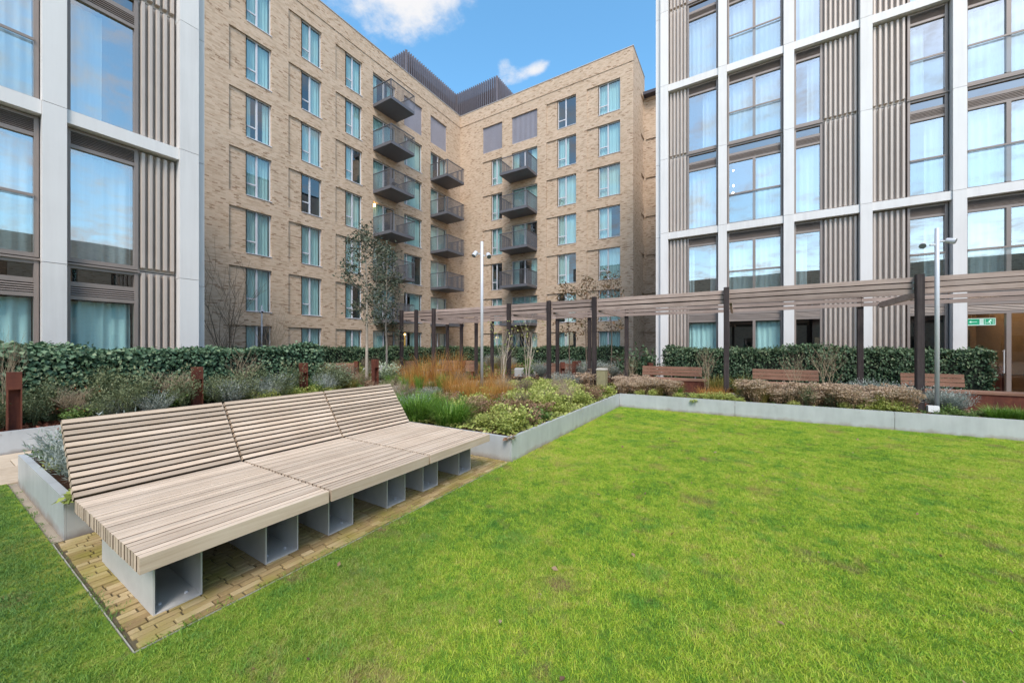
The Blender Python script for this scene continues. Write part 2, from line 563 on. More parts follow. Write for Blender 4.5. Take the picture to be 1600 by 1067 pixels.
mk_leaf('orange_blade', ((0.24, 0.11, 0.028), (0.45, 0.21, 0.045), (0.60, 0.30, 0.065), (0.60, 0.40, 0.15)), 0.35, 0.6)
mk_leaf('olive_blade', ((0.07, 0.095, 0.020), (0.16, 0.17, 0.035), (0.28, 0.24, 0.06), (0.38, 0.29, 0.10)), 0.35, 0.6)
mk_leaf('lime_leaf', ((0.15, 0.20, 0.05), (0.32, 0.38, 0.09), (0.50, 0.54, 0.15), (0.66, 0.60, 0.27)), 0.35, 0.5)
mk_leaf('green_leaf', ((0.04, 0.09, 0.025), (0.10, 0.18, 0.045), (0.19, 0.28, 0.07), (0.34, 0.38, 0.13)), 0.3, 0.5)
mk_leaf('rust_leaf', ((0.14, 0.075, 0.05), (0.26, 0.15, 0.09), (0.38, 0.25, 0.15), (0.46, 0.36, 0.21)), 0.3, 0.6)
mk_leaf('silver_leaf', ((0.13, 0.16, 0.135), (0.24, 0.28, 0.245), (0.37, 0.41, 0.37), (0.50, 0.53, 0.49)), 0.2, 0.7, 0.2)
mk_leaf('pale_leaf', ((0.15, 0.21, 0.11), (0.27, 0.33, 0.20), (0.40, 0.46, 0.32), (0.55, 0.58, 0.46)), 0.25, 0.6)
mk_leaf('seed_head', ((0.20, 0.13, 0.065), (0.37, 0.26, 0.16), (0.52, 0.39, 0.28), (0.66, 0.54, 0.43)), 0.1, 0.85, 0.1)
mk_leaf('wild_leaf', ((0.055, 0.075, 0.035), (0.12, 0.155, 0.075), (0.22, 0.26, 0.13), (0.36, 0.33, 0.19)), 0.3, 0.6)
mk_leaf('mulch_chip', ((0.06, 0.022, 0.016), (0.13, 0.045, 0.030), (0.22, 0.085, 0.055), (0.30, 0.16, 0.11)), 0.0, 0.9, 0.1)


# ------------------------------------------------------------------ mesh building
class MB:
    def __init__(s):
        s.v, s.f = [], []

    def box(s, x0, x1, y0, y1, z0, z1):
        i = len(s.v)
        s.v += [(x0, y0, z0), (x1, y0, z0), (x1, y1, z0), (x0, y1, z0), (x0, y0, z1), (x1, y0, z1), (x1, y1, z1), (x0, y1, z1)]
        s.f += [(i, i + 3, i + 2, i + 1), (i + 4, i + 5, i + 6, i + 7), (i, i + 1, i + 5, i + 4), (i + 1, i + 2, i + 6, i + 5), (i + 2, i + 3, i + 7, i + 6), (i + 3, i, i + 4, i + 7)]
        return s

    def quad(s, a, b, c, d):
        i = len(s.v)
        s.v += [a, b, c, d]
        s.f.append((i, i + 1, i + 2, i + 3))
        return s

    def prism(s, prof, axis, a0, a1):
        """closed profile of 2D points extruded along an axis (0: prof=(y,z); 1: prof=(x,z); 2: prof=(x,y))"""
        i = len(s.v)
        n = len(prof)
        for a in (a0, a1):
            for p in prof:
                q = list(p)
                q.insert(axis, a)
                s.v.append(tuple(q))
        s.f.append(tuple(i + k for k in range(n)))
        s.f.append(tuple(i + n + k for k in reversed(range(n))))
        for k in range(n):
            k2 = (k + 1) % n
            s.f.append((i + k2, i + k, i + n + k, i + n + k2))
        return s

    def tube(s, pts, rads, n=6, cap=True):
        i0 = len(s.v)
        pts = [Vector(p) for p in pts]
        for k, p in enumerate(pts):
            d = (pts[min(k + 1, len(pts) - 1)] - pts[max(k - 1, 0)])
            if d.length < 1e-9:
                d = Vector((0, 0, 1))
            d.normalize()
            a = d.cross(Vector((1, 0, 0)) if abs(d.x) < 0.8 else Vector((0, 1, 0))).normalized()
            b = d.cross(a)
            for j in range(n):
                t = 2 * math.pi * j / n
                s.v.append(tuple(p + (a * math.cos(t) + b * math.sin(t)) * rads[k]))
        for k in range(len(pts) - 1):
            for j in range(n):
                j2 = (j + 1) % n
                s.f.append((i0 + k * n + j, i0 + k * n + j2, i0 + (k + 1) * n + j2, i0 + (k + 1) * n + j))
        if cap:
            s.f.append(tuple(i0 + j for j in reversed(range(n))))
            s.f.append(tuple(i0 + (len(pts) - 1) * n + j for j in range(n)))
        return s

    def mesh(s, name, mat, origin=(0, 0, 0), smooth=False):
        me = bpy.data.meshes.new(name)
        o = np.array(origin)
        me.from_pydata([tuple(np.array(p) - o) for p in s.v] if any(origin) else s.v, [], s.f)
        me.materials.append(MATS[mat])
        if getattr(s, 'alt', None):
            me.materials.append(MATS[s.alt[0]])
            for k in s.alt[1]:
                me.polygons[k].material_index = 1
        if smooth:
            me.polygons.foreach_set('use_smooth', [True] * len(me.polygons))
        me.update()
        return me


def np_mesh(name, mat, verts, faces, tint=None):
    """fast mesh of equal-sized faces: verts (n,3), faces (m,k), tint (m,)"""
    me = bpy.data.meshes.new(name)
    verts = np.asarray(verts, np.float32)
    faces = np.asarray(faces, np.int32)
    m, k = faces.shape
    me.vertices.add(len(verts))
    me.vertices.foreach_set('co', verts.ravel())
    me.loops.add(m * k)
    me.loops.foreach_set('vertex_index', faces.ravel())
    me.polygons.add(m)
    me.polygons.foreach_set('loop_start', np.arange(0, m * k, k, dtype=np.int32))
    me.polygons.foreach_set('loop_total', np.full(m, k, np.int32))
    if tint is not None:
        a = me.attributes.new('tint', 'FLOAT', 'FACE')
        a.data.foreach_set('value', np.asarray(tint, np.float32))
    me.materials.append(MATS[mat])
    me.update(calc_edges=True)
    return me


ORG = {}     # world origin of each unrotated parent


def tag(o, label=None, cat=None, group=None, kind=None):
    if label:
        o['label'] = label
    if cat:
        o['category'] = cat
    if group:
        o['group'] = group
    if kind:
        o['kind'] = kind
    return o


def root(name, loc, label, cat, group=None, rz=0.0, kind=None):
    o = bpy.data.objects.new(name, None)
    COL.objects.link(o)
    o.empty_display_size = 0.2
    o.location = loc
    o.rotation_euler = (0, 0, rz)
    ORG[o.name] = tuple(loc)
    return tag(o, label, cat, group, kind)


def part(name, mb, mat, parent, smooth=False):
    """mesh in world coordinates -> child of an unrotated parent"""
    org = ORG[parent.name]
    o = bpy.data.objects.new(name, mb.mesh(name, mat, org, smooth))
    COL.objects.link(o)
    o.parent = parent
    ORG[o.name] = org
    return o


def put(name, me, parent, at=None, rz=0.0):
    """existing mesh placed at a world point under an unrotated parent"""
    o = bpy.data.objects.new(name, me)
    COL.objects.link(o)
    o.parent = parent
    org = ORG[parent.name] if parent is not None else (0, 0, 0)
    o.location = (0, 0, 0) if at is None else tuple(np.array(at) - np.array(org))
    o.rotation_euler = (0, 0, rz)
    ORG[o.name] = tuple(at) if at is not None else org
    return o


def sub(name, me, parent, loc=(0, 0, 0)):
    o = bpy.data.objects.new(name, me)
    COL.objects.link(o)
    o.parent = parent
    o.location = loc
    return o


def solo(name, me, label, cat, loc=(0, 0, 0), group=None, kind=None, rz=0.0, sc=1.0):
    o = bpy.data.objects.new(name, me)
    COL.objects.link(o)
    o.location = loc
    o.rotation_euler = (0, 0, rz)
    o.scale = (sc, sc, sc) if not isinstance(sc, tuple) else sc
    return tag(o, label, cat, group, kind)


def jitter_box(mb, x0, x1, y0, y1, z0, z1, ch):
    """box with chamfered upper edges"""
    i = len(mb.v)
    mb.v += [(x0, y0, z0), (x1, y0, z0), (x1, y1, z0), (x0, y1, z0), (x0, y0, z1 - ch), (x1, y0, z1 - ch), (x1, y1, z1 - ch), (x0, y1, z1 - ch),
             (x0 + ch, y0 + ch, z1), (x1 - ch, y0 + ch, z1), (x1 - ch, y1 - ch, z1), (x0 + ch, y1 - ch, z1)]
    for a in range(4):
        b2 = (a + 1) % 4
        mb.f.append((i + a, i + b2, i + 4 + b2, i + 4 + a))
        mb.f.append((i + 4 + a, i + 4 + b2, i + 8 + b2, i + 8 + a))
    mb.f.append((i + 8, i + 9, i + 10, i + 11))
    mb.f.append((i, i + 3, i + 2, i + 1))
    return mb

# ================================================================== THE SETTING: ground, lawn, path, soil
LAWN_Z = 0.010
o = solo('ground', MB().quad((-60, -60, -0.01), (60, -60, -0.01), (60, 60, -0.01), (-60, 60, -0.01)).mesh('ground', 'base_ground'),
         'plain buff ground sheet beneath the whole courtyard', 'ground', kind='structure')
LX0, LX1, LY0, LY1 = -2.499, 12.0, -5.0, 9.07          # main lawn
GX0, GY1 = -6.74, 0.577                               # strip of lawn by the end of the bench
lm = MB()
lm.quad((LX0, LY0, LAWN_Z), (LX1, LY0, LAWN_Z), (LX1, LY1, LAWN_Z), (LX0, LY1, LAWN_Z))
lm.quad((GX0, LY0, LAWN_Z), (LX0, LY0, LAWN_Z), (LX0, GY1, LAWN_Z), (GX0, GY1, LAWN_Z))
solo('lawn', lm.mesh('lawn', 'lawn_turf'), 'flat turf lawn with thin worn earth patches in front of the bench', 'lawn', kind='structure')

# grass blades: small patch meshes instanced over the lawn


def blade_patch(n, size, hmin, hmax, wid, seed):
    r = np.random.default_rng(seed)
    b = r.uniform(-size / 2, size / 2, (n, 2))
    ang = r.uniform(0, 2 * np.pi, n)
    h = r.uniform(hmin, hmax, n)
    lean = r.uniform(0.3, 1.5, n) * h
    la = r.uniform(0, 2 * np.pi, n)
    wv = np.stack([np.cos(ang), np.sin(ang)], 1) * (wid * r.uniform(0.7, 1.4, n))[:, None] / 2
    lv = np.stack([np.cos(la), np.sin(la)], 1) * lean[:, None]
    v = np.zeros((n, 5, 3), np.float32)
    v[:, 0, :2] = b - wv
    v[:, 1, :2] = b + wv
    v[:, 2, :2] = b + lv * 0.35 + wv * 0.8
    v[:, 3, :2] = b + lv * 0.35 - wv * 0.8
    v[:, 2, 2] = v[:, 3, 2] = h * 0.6
    v[:, 4, :2] = b + lv
    v[:, 4, 2] = h * r.uniform(0.75, 1.0, n)
    i = np.arange(n)[:, None] * 5
    tris = np.concatenate([i + np.array([[0, 1, 2]]), i + np.array([[0, 2, 3]]), i + np.array([[3, 2, 4]])], 0)
    t = r.uniform(0, 1, n)
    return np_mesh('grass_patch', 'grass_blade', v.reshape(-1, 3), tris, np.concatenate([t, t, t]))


PATCH = bpy.data.collections.new('grass_patches')
for k in range(4):
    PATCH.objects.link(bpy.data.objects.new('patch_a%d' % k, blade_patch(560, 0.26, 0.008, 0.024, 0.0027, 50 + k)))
pts, rzs, scs = [], [], []
STEP = 0.135
for (x0, x1, y0, y1) in ((LX0 + .11, 8.6, -0.6, LY1 - .08), (GX0 + .10, LX0 + .09, -0.6, GY1 - .125)):
    nx, ny = int((x1 - x0) / STEP), int((y1 - y0) / STEP)
    for i in range(nx + 1):
        for j in range(ny + 1):
            x = x0 + (x1 - x0) * i / nx + random.uniform(-.03, .03)
            y = y0 + (y1 - y0) * j / ny + random.uniform(-.03, .03)
            d = x * VV[0] + y * VV[1]
            u = x * RT[0] + y * RT[1]
            if d < 0.3 or abs(u) > d * 1.5 + 1.8:
                continue
            pts.append((x, y, LAWN_Z))
            rzs.append(random.uniform(0, 6.283))
            scs.append(random.uniform(0.75, 1.2))
gm = bpy.data.meshes.new('lawn_grass')
gm.from_pydata(pts, [], [])
a = gm.attributes.new('rz', 'FLOAT', 'POINT')
a.data.foreach_set('value', np.array(rzs, np.float32))
a = gm.attributes.new('sc', 'FLOAT', 'POINT')
a.data.foreach_set('value', np.array(scs, np.float32))
gn = bpy.data.node_groups.new('scatter_grass', 'GeometryNodeTree')
gn.interface.new_socket('Geometry', in_out='INPUT', socket_type='NodeSocketGeometry')
gn.interface.new_socket('Geometry', in_out='OUTPUT', socket_type='NodeSocketGeometry')
gi, go = gn.nodes.new('NodeGroupInput'), gn.nodes.new('NodeGroupOutput')
ci = gn.nodes.new('GeometryNodeCollectionInfo')
ci.inputs['Collection'].default_value = PATCH
ci.inputs['Separate Children'].default_value = True
ip = gn.nodes.new('GeometryNodeInstanceOnPoints')
ip.inputs['Pick Instance'].default_value = True
na = gn.nodes.new('GeometryNodeInputNamedAttribute')
na.inputs['Name'].default_value = 'rz'
nb2 = gn.nodes.new('GeometryNodeInputNamedAttribute')
nb2.inputs['Name'].default_value = 'sc'
cxz = gn.nodes.new('ShaderNodeCombineXYZ')
gn.links.new(na.outputs['Attribute'], cxz.inputs[2])
gn.links.new(gi.outputs[0], ip.inputs['Points'])
gn.links.new(ci.outputs[0], ip.inputs['Instance'])
gn.links.new(cxz.outputs[0], ip.inputs['Rotation'])
gn.links.new(nb2.outputs['Attribute'], ip.inputs['Scale'])
gn.links.new(ip.outputs[0], go.inputs[0])
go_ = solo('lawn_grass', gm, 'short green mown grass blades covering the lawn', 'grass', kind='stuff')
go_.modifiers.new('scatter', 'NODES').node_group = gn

# ---- brick paving below the bench
PV = root('paving', (-3.4, 2.3, 0), 'yellow brick paving strip under and around the slatted bench', 'paving', kind='structure')
part('bedding', MB().quad((-4.42, .59, .006), (-2.49, .59, .006), (-2.49, 4.06, .006), (-4.42, 4.06, .006)), 'joint_sand', PV)
bricks_near, rest = [], MB()
bw, bl = 0.0505, 0.14
row = 0
x = -2.515
while x - bw > -4.42:
    off = random.uniform(0, .13)
    y = .60 - off
    while y < 4.03:
        bl = random.choice((.085, .11, .135, .15, .17))
        y0, y1 = max(y, .60), min(y + bl, 4.035)
        if y1 - y0 > .03:
            g = random.uniform(.0022, .0055)
            hgt = 0.016 + random.uniform(-.003, .004)
            b = (x - bw + g, x - g, y0 + g, y1 - g, 0.0, hgt)
            near = row < 6 or y0 < .80
            if near and len(bricks_near) < 298:
                bricks_near.append(b)
            else:
                jitter_box(rest, *b, .003)
        y += bl
    x -= bw
    row += 1
for b in bricks_near:
    part('brick', jitter_box(MB(), *b, .003), 'yellow_paver', PV)
tag(part('brick_field', rest, 'yellow_paver', PV), kind='stuff')
part('edging_strip', MB().box(-2.508, -2.503, .585, 4.05, -.005, .013), 'edging_steel', PV)
part('edging_strip', MB().box(-4.42, -2.503, .580, .585, -.005, .013), 'edging_steel', PV)

# ---- stone path behind the planter
PA = root('path', (-7.6, 4, 0), 'pale buff stone slab path between the metal raised beds', 'path', kind='structure')
for i in range(26):
    for j in range(4):
        y0 = -1.3 + i * .45 + (j % 2) * .22
        x0 = -8.56 + j * .452
        part('slab', jitter_box(MB(), x0 + .004, x0 + .448, y0 + .004, y0 + .446, -.01, .012 + random.uniform(-.002, .002), .004), 'path_stone', PA)
for i in range(44):
    for j in range(4):
        x0 = -12.5 + i * .452 + (j % 2) * .22
        y0 = 10.75 + j * .452
        if len(PA.children) < 290:
            part('slab', jitter_box(MB(), x0 + .004, x0 + .448, y0 + .004, y0 + .446, -.01, .014 + random.uniform(-.002, .002), .004), 'path_stone', PA)

# ---- soil in the beds


def soil(name, x0, x1, y0, y1, z, label):
    nx, ny = max(2, int((x1 - x0) / .12)), max(2, int((y1 - y0) / .12))
    if nx * ny > 9000:
        nx, ny = nx // 2, ny // 2
    xs, ys = np.linspace(x0, x1, nx), np.linspace(y0, y1, ny)
    X, Y = np.meshgrid(xs, ys)
    Z = z + RNG.uniform(-.022, .022, X.shape)
    v = np.stack([X, Y, Z], 2).reshape(-1, 3)
    i = (np.arange(ny - 1)[:, None] * nx + np.arange(nx - 1)[None, :]).ravel()
    f = np.stack([i, i + 1, i + nx + 1, i + nx], 1)
    return solo(name, np_mesh(name, 'bed_soil', v, f), label, 'soil', kind='structure')


SZ = 0.265
soil('bed_soil', -6.6, -2.50, 4.07, 9.3, SZ, 'dark soil of the raised bed beyond the bench')
soil('bed_soil', -6.6, -4.43, .67, 4.06, SZ - .004, 'dark soil of the raised bed behind the bench back')
soil('bed_soil', -6.6, 12, 9.13, 10.60, SZ + .004, 'dark soil of the long bed below the pergola')
soil('bed_soil', -11.3, -8.62, -5, 9.4, SZ, 'bark mulched soil of the bed below the ivy hedge')
soil('bed_soil', -21.5, -9.2, 13.0, 26.2, .10, 'dark soil of the far garden bed by the brick building')
soil('bed_soil', -21.5, -11.4, 4.2, 10.4, .10, 'dark soil of the far bed beyond the hedge end')
soil('bed_soil', -9.1, 9, 13.75, 16.0, .10, 'dark soil of the bed under the clipped hedge')

# ================================================================== BRICK BUILDING
BX, BY, RZ = -21.7, 26.5, 22.4
BB = root('brick_building', (-21.7, 26.5, 0), 'L-shaped buff brick apartment block with grey balconies around the courtyard corner', 'building')


def facade(mb, us, u0, u1, z0, z1, holes, P):
    """wall from u0..u1, z0..z1 with rectangular holes (a0,a1,b0,b1,depth,closed); P(u,depth,z)->xyz, depth positive inwards"""
    U = sorted({u0, u1, *[h[0] for h in holes], *[h[1] for h in holes]})
    Z = sorted({z0, z1, *[h[2] for h in holes], *[h[3] for h in holes]})
    for i in range(len(U) - 1):
        um = (U[i] + U[i + 1]) / 2
        run = None
        hs_ = [h for h in holes if h[0] < um < h[1]]
        for j in range(len(Z) - 1):
            zm = (Z[j] + Z[j + 1]) / 2
            solid = not any(h[2] < zm < h[3] for h in hs_)
            if solid and run is None:
                run = Z[j]
            if (not solid or j == len(Z) - 2) and run is not None:
                top = Z[j] if not solid else Z[j + 1]
                mb.quad(P(U[i], 0, run), P(U[i + 1], 0, run), P(U[i + 1], 0, top), P(U[i], 0, top))
                run = None
    for (a0, a1, b0, b1, d, closed) in holes:
        mb.quad(P(a0, 0, b0), P(a0, 0, b1), P(a0, d, b1), P(a0, d, b0))
        mb.quad(P(a1, 0, b0), P(a1, d, b0), P(a1, d, b1), P(a1, 0, b1))
        mb.quad(P(a0, 0, b1), P(a1, 0, b1), P(a1, d, b1), P(a0, d, b1))
        mb.quad(P(a0, 0, b0), P(a0, d, b0), P(a1, d, b0), P(a1, 0, b0))
        if closed:
            mb.quad(P(a0, d, b0), P(a1, d, b0), P(a1, d, b1), P(a0, d, b1))


REV, PAN = 0.20, 0.075
WZ0, WZ1 = 0.29, 2.55
# (u0,u1) of openings and of the recessed brick panel beside them
left_cols = [('win', 9.22, 10.43, 8.45), ('win', 12.08, 13.28, 11.32), ('win', 14.92, 16.13, 14.19), ('door', 17.0, 18.98, None),
             ('wide', 19.81, 21.70, None), ('door', 22.66, 24.63, None)]
right_cols = [('win', -18.25, -17.16, -19.19), ('door', -16.2, -13.8, None), ('win', -12.02, -10.5, -12.98), ('win', -8.75, -7.18, -9.65)]


def PL(u, d, z):
    return (BX - d, u, z)


def PR(u, d, z):
    return (u, BY + d, z)


def wall_holes(cols, vents, rows):
    hs_ = []
    for ci_, (t, a, b, p) in enumerate(cols):
        for k in range(rows):
            z0, z1 = 3 * k + WZ0, 3 * k + WZ1
            if k == 6 and ci_ in vents:
                hs_.append((p if p is not None else a, b, z0, z1, REV, False))
                continue
            hs_.append((a, b, z0, z1, REV, False))
            if p is not None:
                hs_.append((p, a, z0, z1, PAN, True))
    return hs_


mb = MB()
facade(mb, None, 3.0, BY, 0, RZ, wall_holes(left_cols, (4, 5), 7), PL)
part('wall', mb, 'buff_brick', BB)
mb = MB()
facade(mb, None, BX, -6.27, 0, RZ, wall_holes(right_cols, (0, 1), 7), PR)
part('wall', mb, 'buff_brick', BB)
mb = MB()
hs_ = [(29.0, 30.05, 3 * k + WZ0, 3 * k + WZ1, PAN, True) for k in range(7)]
facade(mb, None, BY, 30.14, 0, RZ, hs_, lambda u, d, z: (-6.27 - d, u, z))
part('wall', mb, 'buff_brick', BB)
mb = MB()
hs_ = [(-6.18, -4.6, 3 * k + WZ0, 3 * k + WZ1, PAN, True) for k in range(7)]
facade(mb, None, -6.27, 6, 0, 20.75, hs_, lambda u, d, z: (u, 30.14 + d, z))
part('wall', mb, 'buff_brick', BB)
rf = part('roof', MB().box(-34, BX - .36, 3, BY + .4, 21.7, 21.9).box(-34, -6.7, BY + .41, 40, 21.7, 21.9), 'dark_roof', BB)
part('roof', MB().box(-6.26, 6, 29.6, 40, 20.76, 20.98), 'dark_roof', BB)
part('parapet_back', MB().box(BX - .36, BX - .34, 3, BY, 21.9, RZ).box(BX - .36, -6.6, BY + .34, BY + .36, 21.9, RZ), 'buff_brick', BB)
part('coping', MB().box(BX - .38, BX + .03, 3, BY - .03, RZ, RZ + .05), 'coping_metal', BB)
part('coping', MB().box(BX - .38, -6.24, BY - .03, BY + .38, RZ, RZ + .052), 'coping_metal', BB)
part('coping', MB().box(-6.58, -6.24, BY + .381, 30.14, RZ, RZ + .05), 'coping_metal', BB)
part('string_course', MB().box(BX, BX + .035, 3, BY - .035, 21.36, 21.42), 'buff_brick', BB)
part('string_course', MB().box(BX + .002, -6.235, BY - .035, BY, 21.362, 21.418), 'buff_brick', BB)

CACHE = {}


def cached(key, fn):
    if key not in CACHE:
        CACHE[key] = fn()
    return CACHE[key]


def curtain_mesh(w_, z0, z1, x0, x1, amp, folds, depth, mat='curtain_cloth'):
    n = max(8, int(folds * 8))
    v, f = [], []
    for i in range(n + 1):
        t = i / n
        xx = x0 + (x1 - x0) * t
        yy = depth + amp * math.sin(t * folds * 2 * math.pi) + amp * .5 * math.sin(t * folds * 3.7 + 1)
        v += [(xx, yy, z0), (xx + amp * .3 * math.sin(i), yy, z1)]
    for i in range(n):
        f.append((2 * i, 2 * i + 2, 2 * i + 3, 2 * i + 1))
    m_ = MB()
    m_.v, m_.f = v, f
    return m_.mesh('curtain', mat, smooth=True)


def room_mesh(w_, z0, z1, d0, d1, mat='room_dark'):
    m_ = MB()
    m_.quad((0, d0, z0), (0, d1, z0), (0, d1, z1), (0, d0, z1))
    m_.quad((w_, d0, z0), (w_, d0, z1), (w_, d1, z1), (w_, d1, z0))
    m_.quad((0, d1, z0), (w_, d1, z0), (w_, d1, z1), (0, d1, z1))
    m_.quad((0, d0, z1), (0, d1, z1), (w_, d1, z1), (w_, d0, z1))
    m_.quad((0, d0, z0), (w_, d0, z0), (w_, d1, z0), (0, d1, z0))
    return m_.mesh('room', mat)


def frame_bars(w_, h, lights, bar=.05, y0=0.0, y1=.07):
    """outer frame plus bars; lights: list of (x0,x1,z0,z1) glass rectangles inside"""
    m_ = MB()
    m_.box(0, bar, y0, y1, 0, h).box(w_ - bar, w_, y0, y1, 0, h)
    m_.box(bar, w_ - bar, y0, y1, 0, bar).box(bar, w_ - bar, y0, y1, h - bar, h)
    return m_


def brick_window(kind, w_, h, at, rz, cur):
    """window object at the opening's lower corner; glass sits REV-0.06 back"""
    key = (kind, round(w_, 2))

    def fr():
        m_ = frame_bars(w_, h, None, .045, 0, .07)
        if kind == 'win':
            mx0 = .40 * w_
            m_.box(mx0, mx0 + .085, -.006, .066, .045, h - .045)
            m_.box(.045, mx0, -.004, .064, .28 * h, .28 * h + .07)
        elif kind == 'wide':
            m_.box(.16 * w_, .16 * w_ + .10, -.006, .066, .045, h - .045)
        else:
            m_.box(.5 * w_ - .045, .5 * w_ + .045, -.006, .066, .045, h - .045)
        m_.box(-.01, w_ + .01, -.16, -.006, -.015, .02)
        return m_.mesh('window', 'frame_grey')
    rects = {'win': [(.045, .40 * w_, .28 * h + .07, h - .045), (.045, .40 * w_, .045, .28 * h), (.40 * w_ + .085, w_ - .045, .045, h - .045)],
             'wide': [(.045, .16 * w_, .045, h - .045), (.16 * w_ + .10, w_ - .045, .045, h - .045)],
             'door': [(.045, .5 * w_ - .045, .045, h - .045), (.5 * w_ + .045, w_ - .045, .045, h - .045)]}[kind]
    win = put('window', cached(('fr',) + key, fr), BB, at, rz)
    for q, (a, b, c, d) in enumerate(rects):
        sub('pane', cached(('pane', q) + key, lambda: MB().quad((a, .03, c), (b, .03, c), (b, .03, d), (a, .03, d)).mesh('pane', 'window_glass')), win)
    spans = {'full': ((.03, w_ - .03),), 'left': ((.03, .55 * w_),), 'right': ((.45 * w_, w_ - .03),), 'sides': ((.03, .24 * w_), (.72 * w_, w_ - .03)), 'none': ()}[cur]
    for q, (a, b) in enumerate(spans):
        sub('curtain', cached(('cur', cur, q) + key, lambda: curtain_mesh(w_, .05, h - .04, a, b, .022, (b - a) / .16, .16 + .01 * q)), win)
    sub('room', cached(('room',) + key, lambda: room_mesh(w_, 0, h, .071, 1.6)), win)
    return win


def vent_mesh(w_, h):
    m_ = MB()
    m_.box(0, w_, -.02, .055, 0, .10)
    n = int(w_ / .115)
    for i in range(n + 1):
        xx = (w_ - .05) * i / n
        m_.box(xx, xx + .05, -.03, .058, .102, h - .01)
    return m_.mesh('vent_panel', 'vent_slat')


curs = ['full'] * 9 + ['left', 'left', 'right', 'right', 'sides', 'sides', 'none']
for wing, cols, vents in (('L', left_cols, (4, 5)), ('R', right_cols, (0, 1))):
    rz = R(90) if wing == 'L' else 0.0
    for ci_, (t, a, b, p) in enumerate(cols):
        for k in range(7):
            def P3(u, d, z):
                return PL(u, d, z) if wing == 'L' else PR(u, d, z)
            at = P3(a, REV - .07, 3 * k + WZ0)
            if k == 6 and ci_ in vents:
                u = p if p is not None else a
                vp = put('vent_panel', cached(('vent', round(b - u, 2)), lambda: vent_mesh(b - u, WZ1 - WZ0)), BB, P3(u, REV - .08, 3 * k + WZ0), rz)
                sub('vent_backing', cached(('ventb', round(b - u, 2)), lambda: MB().box(0, b - u, .062, .08, 0, WZ1 - WZ0).mesh('vent_backing', 'balcony_steel')), vp)
                continue
            cur = random.choice(curs)
            if t == 'door':
                cur = random.choice(('full', 'full', 'right', 'left', 'sides'))
            brick_window(t, b - a, WZ1 - WZ0, at, rz, cur)

# balconies: floor tray, balusters, top rail


def balcony_meshes(wd, pr):
    tray = MB().box(0, wd, -pr, 0, .08, .28)
    solid = MB()
    rail = MB()
    for seg in (((0, 0), (0, -pr)), ((0, -pr), (wd, -pr)), ((wd, -pr), (wd, 0))):
        (xa, ya), (xb, yb) = seg
        L = math.hypot(xb - xa, yb - ya)
        n = int(L / .11)
        for i in range(n + 1):
            t = i / n
            x_, y_ = xa + (xb - xa) * t, ya + (yb - ya) * t
            if abs(xb - xa) > .1:
                rail.box(x_ - .005, x_ + .005, y_ + .002, y_ + .042, .282, 1.37)
            else:
                s_ = -1 if xa > 0 else 1
                rail.box(min(x_ + s_ * .002, x_ + s_ * .042), max(x_ + s_ * .002, x_ + s_ * .042), y_ - .005, y_ + .005, .282, 1.37)
    top = MB()
    top.box(-.01, .05, -pr + .05, 0, 1.37, 1.41).box(wd - .05, wd + .01, -pr + .05, 0, 1.37, 1.41).box(-.01, wd + .01, -pr - .01, -pr + .05, 1.37, 1.412)
    return tray.mesh('tray', 'balcony_steel'), rail.mesh('railing', 'balcony_steel'), top.mesh('handrail', 'balcony_steel')


def balconies(wd, pr, at, rz, rows):
    t_, r_, h_ = balcony_meshes(wd, pr)
    for k in rows:
        bo = put('balcony', t_, BB, (at[0], at[1], 3 * k), rz)
        sub('railing', r_, bo)
        sub('handrail', h_, bo)


balconies(2.12, 1.83, (BX, 17.0, 0), R(90), range(1, 7))
balconies(2.10, 1.85, (BX, 22.62, 0), R(90), range(1, 6))
balconies(2.52, 1.68, (-16.33, BY, 0), 0, range(1, 6))
# a few things people keep on their balconies
t_ = root('balcony_chair', (-20.4, 17.7, 6.28 + 6), 'dark folding chair standing on a grey balcony of the brick block', 'chair')
part('seat', MB().box(-20.62, -20.2, 17.5, 17.9, 12.70, 12.73), 'balcony_steel', t_)
part('backrest', MB().box(-20.62, -20.59, 17.5, 17.9, 12.73, 13.15), 'balcony_steel', t_)
for (xx, yy) in ((-20.61, 17.51), (-20.22, 17.51), (-20.61, 17.88), (-20.22, 17.88)):
    part('leg', MB().box(xx - .012, xx + .012, yy - .012, yy + .012, 12.28, 12.70), 'balcony_steel', t_)
# lit lobby, its warm wall light put into a self-glowing panel, and a warm lamp
lob = put('lobby_light', MB().box(0, .52, 0, .05, 0, .10).mesh('lobby_light', 'lamp_glow'), BB, (BX - .42, 19.86, 2.32), R(90))
put('lobby_glow_panel', MB().box(0, .56, 0, .03, 0, 2.2).mesh('lobby_glow_panel', 'lobby_wall_glow'), BB, (BX - .50, 19.84, .30), R(90))
lob2 = put('wall_lamp', MB().tube([(0, 0, 0), (0, 0, .16)], [.07, .07], 10).mesh('wall_lamp', 'lamp_glow'), BB, (BX - .08, 17.18, 11.25))

